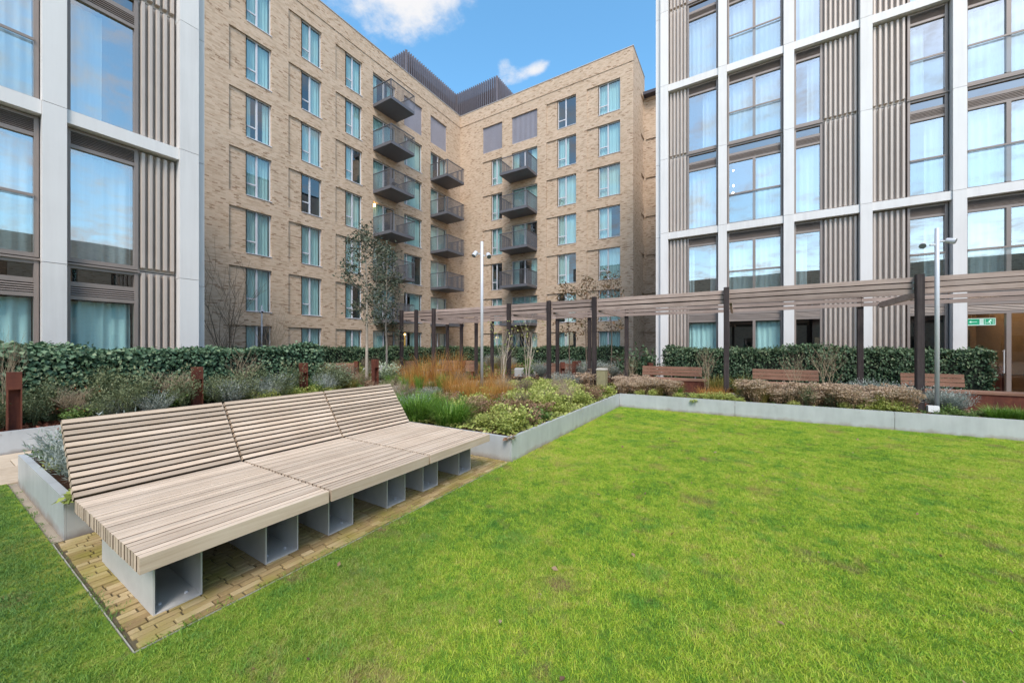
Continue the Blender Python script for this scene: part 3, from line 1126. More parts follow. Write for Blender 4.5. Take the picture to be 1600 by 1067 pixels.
# roof screens: upright fins around the plant rooms
SR = root('roof_screen', (-24.7, 29.5, 21.9), 'dark grey upright fin screen on the roof corner of the brick block', 'roof screen')
ST = 27.2
segs = [((-24.7, 22.8), (-24.7, 29.5)), ((-24.7, 29.5), (-19.7, 29.5)), ((-24.7, 22.8), (-27.6, 22.8)), ((-19.7, 29.5), (-19.7, 33.2))]
fin_x = MB().box(-.035, .035, -.14, .10, 0, ST - 21.9).mesh('fin', 'screen_fin')
fin_y = MB().box(-.12, .12, -.03, .03, 0, ST - 21.9).mesh('fin', 'screen_fin')
for (A, B) in segs:
    L = math.hypot(B[0] - A[0], B[1] - A[1])
    n = int(L / .25)
    for i in range(n + 1):
        t = i / n
        alongx = abs(B[0] - A[0]) > .1
        put('fin', fin_x if alongx else fin_y, SR, (A[0] + (B[0] - A[0]) * t, A[1] + (B[1] - A[1]) * t, 21.9))
part('backing', MB().box(-27.6, -24.85, 22.95, 33, 21.95, ST - .9).box(-24.84, -19.85, 29.65, 33, 21.95, ST - .9), 'dark_roof', SR)

# ================================================================== WHITE FRAMED BUILDINGS
ZB = [(0.08, 3.14, 'low'), (3.16, 5.80, 'up')]


def fin_mesh(h):
    m_ = MB()
    m_.prism([(-.040, 0), (-.040, -.075), (-.022, -.105), (.022, -.105), (.040, -.075), (.040, 0)], 2, 0, h)
    return m_.mesh('fin', 'bronze_metal')


def white_unit(parent, place, rz, u0, w_, zb, lvl, rail, mull, cur, name='window', warm=False):
    """one storey of glazing: frame with pane(s), louvre, spandrel, curtain, room"""
    ground = zb < .5
    key = ('wu', round(w_, 2), lvl, rail, mull, ground, warm)
    if lvl == 'low':
        g0, g1, h = .07, 2.34, 3.06
    else:
        g0, g1, h = .08, 2.26, 2.64
    FB = .06

    def fr():
        m_ = MB()
        m_.box(0, FB, -.03, .08, 0, h).box(w_ - FB, w_, -.03, .08, 0, h)
        m_.box(FB, w_ - FB, -.02, .08, 0, g0).box(FB, w_ - FB, -.02, .08, g1, g1 + .075)
        if lvl == 'low':
            m_.box(FB, w_ - FB, -.02, .08, 2.60, 2.69).box(FB, w_ - FB, -.02, .08, 2.955, 3.06)
            m_.box(-.02, w_ + .02, -.06, -.031, 3.02, 3.058)
        else:
            m_.box(FB, w_ - FB, -.02, .08, 2.58, 2.64)
        if mull:
            c = w_ * mull
            m_.box(c - .045, c + .045, -.025, .085, g0, g1)
        if rail:
            m_.box(FB, w_ - FB, -.06, -.03, g0 + 1.04, g0 + 1.09)
        return m_.mesh('window', 'bronze_frame')
    win = put(name, cached(key, fr), parent, place(u0, .23, zb), rz)

    def lou():
        m_ = MB()
        a, b = (g1 + .085, 2.595) if lvl == 'low' else (g1 + .085, 2.575)
        n = 4 if lvl == 'low' else 7
        for i in range(n):
            z_ = a + (b - a) * (i + .5) / n
            t_ = (b - a) / n * .36
            m_.prism([(-.03, z_ - t_), (.03, z_ - t_ * .2), (.03, z_ + t_), (-.02, z_ + t_ * .2)], 0, FB, w_ - FB)
        m_.quad((FB, .06, a - .01), (w_ - FB, .06, a - .01), (w_ - FB, .06, b), (FB, .06, b))
        return m_.mesh('louvre', 'bronze_frame')
    sub('louvre', cached(key + ('lou',), lou), win)
    cuts = [FB, w_ * mull - .045, w_ * mull + .045, w_ - FB] if mull else [FB, w_ - FB]
    for q in range(0, len(cuts), 2):
        sub('pane', cached(key + ('p', q), lambda: MB().quad((cuts[q], .03, g0), (cuts[q + 1], .03, g0), (cuts[q + 1], .03, g1), (cuts[q], .03, g1)).mesh('pane', 'clear_glass' if warm else ('window_glass' if ground else 'coated_glass'))), win)
    if rail:
        sub('balustrade_pane', cached(key + ('bp',), lambda: MB().quad((FB, -.045, g0 + .02), (w_ - FB, -.045, g0 + .02), (w_ - FB, -.045, g0 + 1.04), (FB, -.045, g0 + 1.04)).mesh('balustrade_pane', 'clear_glass')), win)
    if lvl == 'low':
        sub('spandrel_pane', cached(key + ('sp',), lambda: MB().quad((FB, .04, 2.69), (w_ - FB, .04, 2.69), (w_ - FB, .04, 2.955), (FB, .04, 2.955)).mesh('spandrel_pane', 'spandrel_glass')), win)
    sp = {'full': ((FB, w_ - FB),), 'left': ((FB, .5 * w_),), 'right': ((.5 * w_, w_ - FB),), 'sides': ((FB, .22 * w_), (.75 * w_, w_ - FB)), 'none': ()}[cur]
    for q, (a, b) in enumerate(sp):
        sub('curtain', cached(key + ('c', cur, q), lambda: curtain_mesh(w_, g0, g1 - .02, a, b, .028, (b - a) / .17, .20, 'sheer_cloth' if ground else 'curtain_cloth')), win)
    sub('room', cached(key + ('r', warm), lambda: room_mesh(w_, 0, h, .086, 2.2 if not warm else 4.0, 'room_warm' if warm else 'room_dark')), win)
    return win


def white_building(name, label, place, rz, loc, cols, corner, bays, modules):
    W = root(name, loc, label, 'building')
    name_L = loc[0] < -5
    for (c0, c1) in cols:
        for m_ in range(modules * 2):
            z0 = 3.0 * m_ + (.07 if m_ else 0)
            z1 = 3.0 * (m_ + 1) + .06
            a = MB()
            p0, p1 = place(c0, 0, z0), place(c1, .42, z1)
            a.box(min(p0[0], p1[0]), max(p0[0], p1[0]), min(p0[1], p1[1]), max(p0[1], p1[1]), z0, z1)
            part('column_panel', a, 'white_panel', W)
    for (c0, c1) in corner:
        for m_ in range(modules * 2):
            z0 = 3.0 * m_ + (.07 if m_ else 0) - .12
            z1 = 3.0 * (m_ + 1) - .06
            a = MB()
            p0, p1 = place(c0, .14, z0), place(c1, .60, z1)
            a.box(min(p0[0], p1[0]), max(p0[0], p1[0]), min(p0[1], p1[1]), max(p0[1], p1[1]), max(z0, 0), z1)
            part('corner_panel', a, 'white_panel', W)
    for bi, (b0, b1, items) in enumerate(bays):
        for m_ in range(modules):
            zb = 6.0 * m_
            a = MB()
            p0, p1 = place(b0 + .003, .045, 0), place(b1 - .003, .36, 0)
            a.box(min(p0[0], p1[0]), max(p0[0], p1[0]), min(p0[1], p1[1]), max(p0[1], p1[1]), zb + 5.82, zb + 6.08)
            part('beam', a, 'white_panel', W)
            for (t, u0, u1, rail, mull) in items:
                for (z0, z1, lvl) in ZB:
                    if t == 'fins':
                        p0, p1 = place(u0, .285, 0), place(u1, .31, 0)
                        a = MB().box(min(p0[0], p1[0]), max(p0[0], p1[0]), min(p0[1], p1[1]), max(p0[1], p1[1]), zb + z0, zb + z1)
                        bk = part('fin_panel', a, 'bronze_metal', W)
                        n = max(1, round((u1 - u0) / .125))
                        hh = z1 - z0 - .10
                        for i in range(n):
                            put('fin', cached(('fin', lvl), lambda: fin_mesh(hh)), W, place(u0 + (u1 - u0) * (i + .5) / n, .284, zb + z0 + .06), rz)
                    else:
                        opts = (['full'] if name_L else ['full', 'full', 'sides', 'right', 'left']) if zb == 0 else ['full'] * 6 + ['left', 'right', 'sides', 'none']
                        cur = random.choice(opts)
                        warm = (t == 'lobby' and zb == 0 and lvl == 'low')
                        if zb == 0 and lvl == 'low' and not name_L:
                            cur = ('full', 'right', 'none', 'none', 'none', 'full')[bi]
                        if warm:
                            cur = 'none'
                        wn = white_unit(W, place, rz, u0, u1 - u0, zb + z0, lvl, rail and not warm, mull, cur, 'window', warm)
                        if warm:
                            global LOBBY
                            LOBBY = wn
    return W


def place_R(u, d, z):
    return (u, 16.12 + d, z)


def place_L(u, d, z):
    return (-11.06 - d, u, z)


R_cols = [(-2.73, -2.44), (-.66, -.375), (1.355, 1.65), (3.365, 3.655), (5.40, 5.68), (7.41, 7.70), (9.42, 9.71)]
R_bays = [(-2.44, -.66, [('fins', -2.42, -1.77, 0, 0), ('glz', -1.75, -.68, 0, 0)]),
          (-.375, 1.355, [('glz', -.36, 1.34, 1, .5)]),
          (1.65, 3.365, [('glz', 1.665, 2.44, 0, 0), ('fins', 2.46, 3.345, 0, 0)]),
          (3.655, 5.40, [('fins', 3.675, 4.48, 0, 0), ('glz', 4.50, 5.36, 1, 0)]),
          (5.68, 7.41, [('lobby', 5.70, 7.39, 1, .5)]),
          (7.70, 9.42, [('glz', 7.72, 9.40, 1, .5)])]
LOBBY = None
WR = white_building('white_framed_building', 'white framed apartment block with bronze fins standing behind the timber pergola', place_R, 0.0, (2, 16.12, 0), R_cols, [(-2.93, -2.733)], R_bays, 3)
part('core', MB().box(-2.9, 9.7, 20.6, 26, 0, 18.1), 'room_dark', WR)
part('roof', MB().box(-2.93, 9.71, 16.5, 26, 18.11, 18.3), 'dark_roof', WR)
part('side_wall', MB().box(-2.92, -2.75, 16.73, 26, 0, 18.1), 'white_panel', WR)
L_cols = [(-4.70, -4.40), (-2.68, -2.38), (-.67, -.37), (1.34, 1.64), (3.335, 3.69)]
L_bays = [(-4.40, -2.68, [('glz', -4.38, -2.70, 1, .5)]), (-2.38, -.67, [('fins', -2.36, -1.7, 0, 0), ('glz', -1.68, -.69, 0, 0)]),
          (-.37, 1.34, [('glz', -.355, 1.325, 1, .5)]),
          (1.64, 3.335, [('glz', 1.655, 2.68, 0, 0), ('fins', 2.70, 3.32, 0, 0)])]
WL = white_building('white_framed_building', 'white framed apartment block with bronze fins standing behind the ivy hedge', place_L, R(90), (-11.06, 1, 0), L_cols, [(3.693, 3.845)], L_bays, 2)
part('core', MB().box(-20, -15.4, -4.7, 3.6, 0, 12.1), 'room_dark', WL)
part('roof', MB().box(-20, -11.5, -4.7, 3.845, 12.11, 12.3), 'dark_roof', WL)
part('side_wall', MB().box(-20, -11.67, 3.70, 3.84, 0, 12.1), 'white_panel', WL)

# the lobby behind the glass door: exit sign, door handle, warm downlights, back wall pictures
sgn = root('exit_sign', (6.13, 16.66, 2.21), 'green and white emergency exit sign hanging inside the glazed lobby', 'sign')
part('board', MB().box(5.84, 6.43, 16.655, 16.675, 2.10, 2.315), 'exit_white', sgn)
part('green_field', MB().box(5.865, 6.11, 16.648, 16.654, 2.125, 2.29).box(6.195, 6.405, 16.648, 16.654, 2.125, 2.29), 'exit_green', sgn)
sy = 16.644
arrow = MB()
arrow.box(5.93, 6.06, sy, sy + .003, 2.198, 2.216)
arrow.prism([(5.895, 2.207), (5.945, 2.17), (5.945, 2.244)], 1, sy, sy + .003)
part('arrow', arrow, 'exit_white', sgn)
man = MB()
man.tube([(6.33, sy, 2.262), (6.33, sy + .003, 2.262)], [.016, .016], 10)
for (a0, a1, b0, b1, t) in ((6.325, 2.245, 6.30, 2.195, .012), (6.30, 2.195, 6.265, 2.17, .009), (6.265, 2.17, 6.235, 2.175, .008), (6.30, 2.195, 6.325, 2.165, .009),
                            (6.325, 2.165, 6.315, 2.138, .008), (6.32, 2.24, 6.285, 2.225, .007), (6.32, 2.24, 6.355, 2.215, .007)):
    L = math.hypot(b0 - a0, b1 - a1)
    nx_, nz_ = -(b1 - a1) / L * t, (b0 - a0) / L * t
    man.prism([(a0 - nx_, a1 - nz_), (b0 - nx_, b1 - nz_), (b0 + nx_, b1 + nz_), (a0 + nx_, a1 + nz_)], 1, sy, sy + .003)
man.box(6.215, 6.225, sy, sy + .003, 2.135, 2.28).box(6.37, 6.38, sy, sy + .003, 2.135, 2.28)
part('pictogram', man, 'exit_white', sgn)
part('hanger', MB().box(5.95, 5.955, 16.662, 16.667, 2.315, 2.9).box(6.31, 6.315, 16.662, 16.667, 2.315, 2.9), 'galvanised', sgn)
dh = root('door_pull', (6.62, 16.27, .9), 'long steel pull handle on the glazed lobby door', 'handle')
part('bar', MB().tube([(6.42, 16.235, .72), (6.42, 16.235, 1.38)], [.013, .013], 8), 'galvanised', dh)
for z_ in (.76, 1.34):
    part('standoff', MB().tube([(6.42, 16.235, z_), (6.42, 16.32, z_)], [.009, .009], 8), 'galvanised', dh)
for i, (x_, y_) in enumerate(((6.0, 17.4), (6.7, 17.6), (6.2, 18.8), (7.0, 18.9))):
    sub('downlight', MB().box(-.35, .35, -.07, .07, -.02, 0).mesh('downlight', 'lobby_lamp'), LOBBY, (x_ - 5.70, y_ - 16.35, 3.03))
for (x_, w_) in ((5.9, .5), (6.6, .6)):
    sub('picture', MB().box(0, w_, 0, .03, 0, .8).mesh('picture', 'room_dark'), LOBBY, (x_ - 5.70, 3.9, 1.2))
# small bright downlights seen through some upper panes
for (px, py) in ((1437, 70), (1535, 41), (1146, 267), (1146, 291), (1145, 302), (1090, 330)):
    Y_ = 17.2
    X_ = x_at(px, Y_)
    d_ = X_ * VV[0] + Y_ * VV[1]
    Z_ = CAMH + d_ * (HY - py) / F
    tag(solo('downlight', MB().tube([(0, 0, 0), (0, 0, .03)], [.034, .034], 10).mesh('downlight', 'downlight_glow'), 'small lit ceiling spot inside an upper flat behind coated glass', 'light', (X_, Y_, Z_)), group='lit ceiling spots inside the white block')

# blocks across the courtyard: only their mirror image is in view


def far_block(name, label, loc, wd, dp, h, axis, sgn_):
    Bk = root(name, loc, label, 'building')
    x0, y0 = loc[0], loc[1]
    if axis == 'x':      # facade faces +y, runs along x
        P = lambda u, d, z: (u, y0 - d, z)
        u0, u1 = x0 - wd / 2, x0 + wd / 2
        body = MB().box(u0, u1, y0 - dp, y0 - 1.0, 0, h - .4)
    else:                # facade faces -x, runs along y
        P = lambda u, d, z: (x0 + d, u, z)
        u0, u1 = y0 - wd / 2, y0 + wd / 2
        body = MB().box(x0 + 1.0, x0 + dp, u0, u1, 0, h - .4)
    holes = []
    n = int((u1 - u0) / 3.6)
    for i in range(n):
        for k in range(int(h / 3)):
            c = u0 + 1.8 + i * 3.6
            holes.append((c - .8, c + .8, 3 * k + .9, 3 * k + 2.5, .25, False))
    mb_ = MB()
    facade(mb_, None, u0, u1, 0, h, holes, P)
    part('wall', mb_, 'buff_brick', Bk)
    part('body', body, 'room_dark', Bk)
    for (a, b, c, d, e, _) in holes:
        part('window', MB().quad(P(a, .2, c), P(b, .2, c), P(b, .2, d), P(a, .2, d)), 'spandrel_glass', Bk)


far_block('opposite_block', 'low brick block across the lawn mirrored in the window glass', (2, -24, 0), 48, 10, 10.5, 'x', 1)
far_block('opposite_block', 'long brick block beside the lawn mirrored in the hedge side windows', (26, 2, 0), 44, 10, 10.5, 'y', 1)

# ================================================================== RAISED METAL BEDS
PT = 0.012


def planter(label, runs, top=0.325):
    """runs: list of straight wall runs ((x0,y0),(x1,y1)) of thin folded sheet with a rolled lip, split into sheets"""
    (ax, ay), _ = runs[0]
    T = root('raised_planter', (ax, ay, 0), label, 'planter')
    for (A, B) in runs:
        L = math.hypot(B[0] - A[0], B[1] - A[1])
        n = max(1, round(L / 2.45))
        for i in range(n):
            t0, t1 = i / n, (i + 1) / n
            g = .003 / L
            P = [A[k] + (B[k] - A[k]) * (t0 + (g if i else 0)) for k in (0, 1)]
            Q = [A[k] + (B[k] - A[k]) * (t1 - (g if i < n - 1 else 0)) for k in (0, 1)]
            m_ = MB()
            if abs(Q[0] - P[0]) > abs(Q[1] - P[1]):
                x0, x1, y = min(P[0], Q[0]), max(P[0], Q[0]), P[1]
                m_.box(x0, x1, y, y + PT, 0, top)
                m_.box(x0, x1, y + PT + .0005, y + .055, top - .012, top - .0015)
            else:
                y0, y1, x = min(P[1], Q[1]), max(P[1], Q[1]), P[0]
                s_ = -1
                m_.box(x - PT, x, y0 + PT + .001, y1, 0, top)
                m_.box(x - .055, x - PT - .0005, y0 + PT + .06, y1, top - .012, top - .0015)
            part('sheet', m_, 'zinc_panel', T)
    return T


planter('grey zinc raised bed wrapping the slatted bench, edging lawn and paving', [((-6.62, .64), (-4.425, .64)), ((-4.425, .64), (-4.425, 4.04)), ((-4.41, 4.04), (-2.492, 4.04)), ((-2.48, 4.04), (-2.48, 9.08))])
planter('long straight grey zinc bed wall at the far edge of the lawn, below the pergola', [((-2.478, 9.09), (12.0, 9.09))], .335)
planter('grey zinc bed edging along the stone path below the ivy hedge', [((-8.59, -5), (-8.59, 9.6))], .32)
planter('grey zinc back edging of the bench planter along the stone path', [((-6.62, .66), (-6.62, 9.4))], .318)

# ================================================================== THE SLATTED BENCH (three joined modules)
MODY = [(.605, 1.603), (1.622, 2.620), (2.639, 3.637)]
XF, XH, XT = -2.53, -3.875, -4.265       # seat front, hinge, top of back
ZS, ZT = .45, .955
SP = .0497
bench_names = ('weathered timber lounge bench module at the row end beside the grass strip', 'middle module of the weathered timber lounge bench row', 'weathered timber lounge bench module beside the green grass clumps')
ns = round((XF - XH) / SP)
nbk = 13
bx, bz = (XT - XH), (ZT - ZS)
bl_ = math.hypot(bx, bz)
ux, uz = bx / bl_, bz / bl_              # along the back
nx_, nz_ = uz, -ux                       # outward normal of the back (towards +x, up)
for mi, (y0, y1) in enumerate(MODY):
    T = root('lounge_bench', ((XF + XH) / 2, (y0 + y1) / 2, 0), bench_names[mi], 'bench', 'modules of the long slatted bench')
    for i in range(ns):
        xa = XF - (XF - XH) * i / ns
        xb = xa - (XF - XH) / ns + .0115
        dz = random.uniform(-.0012, .0012)
        m_ = MB()
        c = .004
        m_.prism([(xb, ZS - .085), (xa, ZS - .085), (xa, ZS - c + dz), (xa - c, ZS + dz), (xb + c, ZS + dz), (xb, ZS - c + dz)], 1, y0 + random.uniform(0, .003), y1 - random.uniform(0, .003))
        m_.alt = ('timber_edge', [2 + 5, 2 + 0] + ([2 + 1] if i else []))
        part('seat_slat', m_, 'bench_timber', T)
    for i in range(nbk):
        s0 = .012 + bl_ * i / nbk
        s1 = s0 + bl_ / nbk - .0125
        c = .004
        th = .062

        def bp(s_, n_):
            return (XH + ux * s_ + nx_ * n_, ZS + uz * s_ + nz_ * n_)
        dn = random.uniform(-.0012, .0012)
        m_ = MB()
        m_.prism([bp(s0, -th), bp(s1, -th), bp(s1, -c + dn), bp(s1 - c, dn), bp(s0 + c, dn), bp(s0, -c + dn)][::-1], 1, y0 + random.uniform(0, .003), y1 - random.uniform(0, .003))
        m_.alt = ('timber_edge', [2 + 5] + ([2 + 3] if i < nbk - 1 else []))
        part('back_slat', m_, 'bench_timber', T)
    for yy in (y0 + .18, y1 - .18):
        m_ = MB()
        m_.prism([bp(.0, -th - .001), bp(bl_ + .0, -th - .001), bp(bl_, -th - .05), bp(.0, -th - .05)][::-1], 1, yy - .025, yy + .025)
        m_.box(XH, XF - .06, yy - .025, yy + .025, ZS - .112, ZS - .0855)
        part('bearer', m_, 'galvanised', T)
    LZ = ZS - .1125
    for off in (.105, .671):
        ya, yb = y0 + off, y0 + off + .219
        X0, X1, t = -3.74, -2.735, .008
        m_ = MB()
        m_.box(X0, X1, ya, ya + t, 0.017, LZ).box(X0, X1, yb - t, yb, 0.017, LZ)
        m_.box(X0, X1, ya + t, yb - t, .017, .017 + t).box(X0, X1, ya + t, yb - t, LZ - t, LZ)
        lg = part('leg', m_, 'galvanised', T)
        for xx in (-2.82,):
            for yy in (ya + .05, yb - .05):
                bo = MB().tube([(xx, yy, .025), (xx, yy, .036)], [.010, .008], 6)
                part('bolt', bo, 'lamp_paint', lg)

# ================================================================== PERGOLA
PGY, PGB, PGZ = 9.89, 12.6, 2.83
PG = root('pergola', (-2, 11.2, 0), 'long weathered timber pergola on dark posts running past the white block', 'pergola')
front = [-10.98, -10.2, -9.33, -6.155, -4.768, -3.388, -.24, 2.889, 6.02, 9.15]
back = [x_at(px, PGB) for px in (699, 721, 744, 769, 871, 921, 979)] + [x_at(1344, PGB), 5.8, 9.0]
HW = .055
for xx in front:
    e = random.uniform(-.02, .02)
    m_ = MB().prism([(xx - HW, PGY - HW + .01), (xx - HW + .01, PGY - HW), (xx + HW - .01, PGY - HW), (xx + HW, PGY - HW + .01), (xx + HW, PGY + HW), (xx - HW, PGY + HW)], 2, .18, PGZ + e)
    part('post', m_, 'pergola_post_timber', PG)
for xx in back:
    m_ = MB().box(xx - HW, xx + HW, PGB - HW, PGB + HW, 0.0, PGZ - .02)
    part('post', m_, 'pergola_post_timber', PG)


def board(x0, x1, y, z, h, t, bow):
    n = 6
    m_ = MB()
    for i in range(n + 1):
        s_ = i / n
        xx = x0 + (x1 - x0) * s_
        zc = z + bow * math.sin(math.pi * s_) + random.uniform(-.002, .002)
        yc = y + random.uniform(-.003, .003)
        m_.v += [(xx, yc - t / 2, zc - h / 2), (xx, yc - t / 2, zc + h / 2), (xx, yc + t / 2, zc + h / 2), (xx, yc + t / 2, zc - h / 2)]
    for i in range(n):
        a = 4 * i
        for k in range(4):
            k2 = (k + 1) % 4
            m_.f.append((a + k, a + k2, a + 4 + k2, a + 4 + k))
    m_.f.append((3, 2, 1, 0))
    m_.f.append((4 * n, 4 * n + 1, 4 * n + 2, 4 * n + 3))
    return m_


for row_, (xs, yy) in enumerate(((front, PGY + HW + .032), (back, PGB - HW - .032))):
    ends = [xs[0] - .25] + list(xs) + [xs[-1] + .5] if row_ == 0 else list(xs)
    for a, b in zip(ends[:-1], ends[1:]):
        for k, zc in enumerate((PGZ - .085, PGZ - .195, PGZ - .305)):
            part('board', board(a + .004, b - .004, yy + random.uniform(-.008, .008), zc + random.uniform(-.004, .004), .090, .045, random.uniform(-.012, .010)), 'pergola_board', PG)
for a, b in zip(front[:-1], front[1:]):
    part('backing_beam', MB().box(a + .06, b - .06, PGY + HW + .075, PGY + HW + .115, PGZ - .34, PGZ - .06), 'pergola_post_timber', PG)
for xx in front:
    part('joist', MB().box(xx + .06, xx + .11, PGY + .18, PGB - .12, PGZ - .40, PGZ - .27), 'pergola_board', PG)

# ================================================================== LAMPS, BOLLARDS, STONES


def lamp_mast(loc, ztop, label, spots):
    T = root('lamp_mast', loc, label, 'lamp post', 'slim white lamp masts with spotlights')
    x, y, z = loc
    part('pole', MB().tube([(x, y, z), (x, y, ztop - .004), (x, y, ztop)], [.032, .032, .026], 14), 'lamp_paint', T, True)
    for (dx, dy, dz, tilt) in spots:
        hz = ztop - .28 + dz
        part('arm', MB().tube([(x, y, hz), (x + dx * .5, y + dy * .5, hz)], [.016, .016], 8), 'lamp_paint', T)
        c = Vector((x + dx, y + dy, hz))
        aim = Vector((dx * .4 + .04, dy * .4 - .10, -tilt)).normalized()
        hd = part('spot_head', MB().tube([c - aim * .068, c - aim * .064, c + aim * .056], [.024, .045, .051], 12), 'lamp_paint', T, False)
        part('lens', MB().tube([c + aim * .0565, c + aim * .060], [.046, .046], 12), 'lamp_lens', hd)
    return T


p = ray(753) * 8.0
lamp_mast((float(p[0]), float(p[1]), SZ), 3.74, 'slim white lamp mast with two spotlights rising from the orange grasses', ((-.16, -.04, .02, .14), (.14, .05, -.03, .10)))
lamp_mast((3.06, 9.72, SZ), 3.62, 'slim white lamp mast with two spotlights beside a thick pergola post', ((-.20, -.06, -.02, .05), (.20, .08, .04, .05)))
p = ray(409) * 17
lamp_mast((float(p[0]), float(p[1]), .1), 3.34, 'thin lamp mast standing beyond the ivy hedge by the brick wall', ((-.1, 0, 0, .1), (.1, 0, 0, .1)))

fl = root('ground_floodlight', (2.97, 9.60, SZ), 'small white floodlight on a stake at the foot of a pergola post', 'floodlight')
part('stake', MB().box(2.96, 2.98, 9.59, 9.61, SZ - .05, SZ + .06), 'cable_black', fl)
part('housing', MB().prism([(9.55, SZ + .05), (9.66, SZ + .05), (9.65, SZ + .16), (9.56, SZ + .16)], 0, 2.90, 3.04), 'flood_white', fl)


def bollard(loc, h, w_, label, rz):
    """folded corten post light: full-width hood above, recessed face below"""
    T = root('bollard_light', loc, label, 'bollard', 'rust red bollard lights', rz=rz)
    T.location = loc
    ORG[T.name] = (0, 0, 0)
    hood = MB().box(-w_ / 2, w_ / 2, -w_ * .45, w_ * .45, h * .72, h)
    part('hood', hood, 'corten_steel', T)
    part('side', MB().box(-w_ / 2, -w_ / 2 + .012, -w_ * .45, w_ * .45, 0, h * .72 - .001), 'corten_steel', T)
    part('side', MB().box(w_ / 2 - .012, w_ / 2, -w_ * .45, w_ * .45, 0, h * .72 - .001), 'corten_steel', T)
    part('back_plate', MB().box(-w_ / 2 + .013, w_ / 2 - .013, w_ * .10, w_ * .45 - .001, 0, h * .72 - .001), 'corten_steel', T)
    return T


for (px, X_, h, lb) in ((22, -8.80, .88, 'rust red steel bollard light rising from bare bark mulch by the zinc edging'), (308, -8.95, .84, 'rust red steel bollard light behind the bench back in front of the ivy hedge'),
                        (474, -8.95, .84, 'rust red steel bollard light by the bright green ground cover at the hedge end'), (586, -8.95, .86, 'rust red steel bollard light between the white leaved round shrubs')):
    bollard((X_, y_at(px, X_), SZ - .02), h, .13 if px < 100 else .15, lb, R(90))
for (px, d_, lb) in ((504, 13.5, 'rust red bollard light beside the far timber bench at the hedge end'), (557, 14.5, 'rust red bollard light in the far bed behind the slim tree trunk'), (879, 13.8, 'rust red bollard light behind a pergola post in the far bed'),
                     (1016, 13.2, 'rust red bollard light by the dark round shrub'), (724, 15.0, 'rust red bollard light beside the far corten planter box'), (1563, 11.2, 'rust red bollard light at the lobby door beside the hedge end'), (1352, 11.9, 'rust red bollard light against the clipped hedge behind a back pergola post')):
    p = ray(px) * d_
    bollard((float(p[0]), float(p[1]), .05), .84, .16, lb, TH)

cb = root('concrete_bollard', (-3.10, 9.68, SZ), 'square mossy concrete post standing at the corner of the bed', 'post')
part('shaft', MB().box(-3.215, -2.985, 9.565, 9.795, SZ - .1, .85), 'mossy_concrete', cb)
part('cap', jitter_box(MB(), -3.225, -2.975, 9.555, 9.805, .8505, .90, .02), 'concrete_cap', cb)

# ================================================================== TIMBER BENCHES UNDER THE PERGOLA


def timber_bench(x0, x1, xb0, xb1, y, label, z0=.05):
    T = root('timber_bench', ((x0 + x1) / 2, y, 0), label, 'bench', 'red timber benches against the hedge')
    part('plinth', MB().box(x0 + .03, x1 - .03, y + .02, y + .44, 0, z0 + .33), 'corten_steel', T)
    for i in range(5):
        ya = y - .01 + i * .098
        part('seat_slat', MB().box(x0, x1, ya, ya + .088, z0 + .331, z0 + .385), 'seat_timber', T)
    for i in range(3):
        za = z0 + .45 + i * .105
        part('back_slat', MB().box(xb0, xb1, y + .40 + i * .02, y + .435 + i * .02, za, za + .092), 'seat_timber', T)
    for xx in (xb0 + .2, (xb0 + xb1) / 2, xb1 - .2):
        part('back_support', MB().box(xx - .02, xx + .02, y + .485, y + .52, z0 + .33, z0 + .74), 'galvanised', T)
    return T


timber_bench(-3.15, -.85, -2.85, -1.0, 12.95, 'red timber bench on a corten plinth by the hedge start and pale stems')
timber_bench(.34, 2.38, .36, 1.92, 12.95, 'red timber bench against the middle of the clipped hedge')
timber_bench(3.5, 8.2, 3.55, 4.65, 12.9, 'longest red timber bench running past the hedge end towards the lobby door')


def far_bench(px0, px1, d_, label, z0=.0):
    p0, p1 = ray(px0) * d_, ray(px1) * d_
    wv = float(np.hypot(*(p1 - p0)))
    T = root('garden_bench', (float((p0[0] + p1[0]) / 2), float((p0[1] + p1[1]) / 2), z0), label, 'bench', 'far garden benches', rz=TH)
    ORG[T.name] = (0, 0, 0)
    h = wv / 2
    for i in range(4):
        part('back_slat', MB().box(-h, h, .30 + .012 * i, .33 + .012 * i, .46 + i * .10, .545 + i * .10), 'seat_timber', T)
    for i in range(4):
        part('seat_slat', MB().box(-h, h, -.12 + i * .1, -.03 + i * .1, .40, .44), 'seat_timber', T)
    for xx in (-h + .08, h - .14):
        part('leg', MB().box(xx, xx + .06, -.10, .26, 0, .399), 'corten_steel', T)


far_bench(507, 547, 13.6, 'small red slatted garden bench beyond the ivy hedge end')
far_bench(629, 650, 15.5, 'small orange brown garden bench below the lit lobby doorway')
far_bench(688, 742, 16.0, 'long pale topped garden bench under the far pergola bays')
cp = root('corten_planter_box', (-6.9, 14.6, 0), 'square orange timber planter box in the far bed behind the birches', 'planter')
for i in range(5):
    part('plank', MB().box(-7.25, -5.9, 14.5, 14.54, .10 + i * .13, .22 + i * .13), 'seat_timber', cp)
part('end_panel', MB().box(-5.89, -5.78, 14.45, 15.2, 0, .85), 'corten_steel', cp)
part('body', MB().box(-7.24, -5.9, 14.545, 15.2, 0, .72), 'corten_steel', cp)
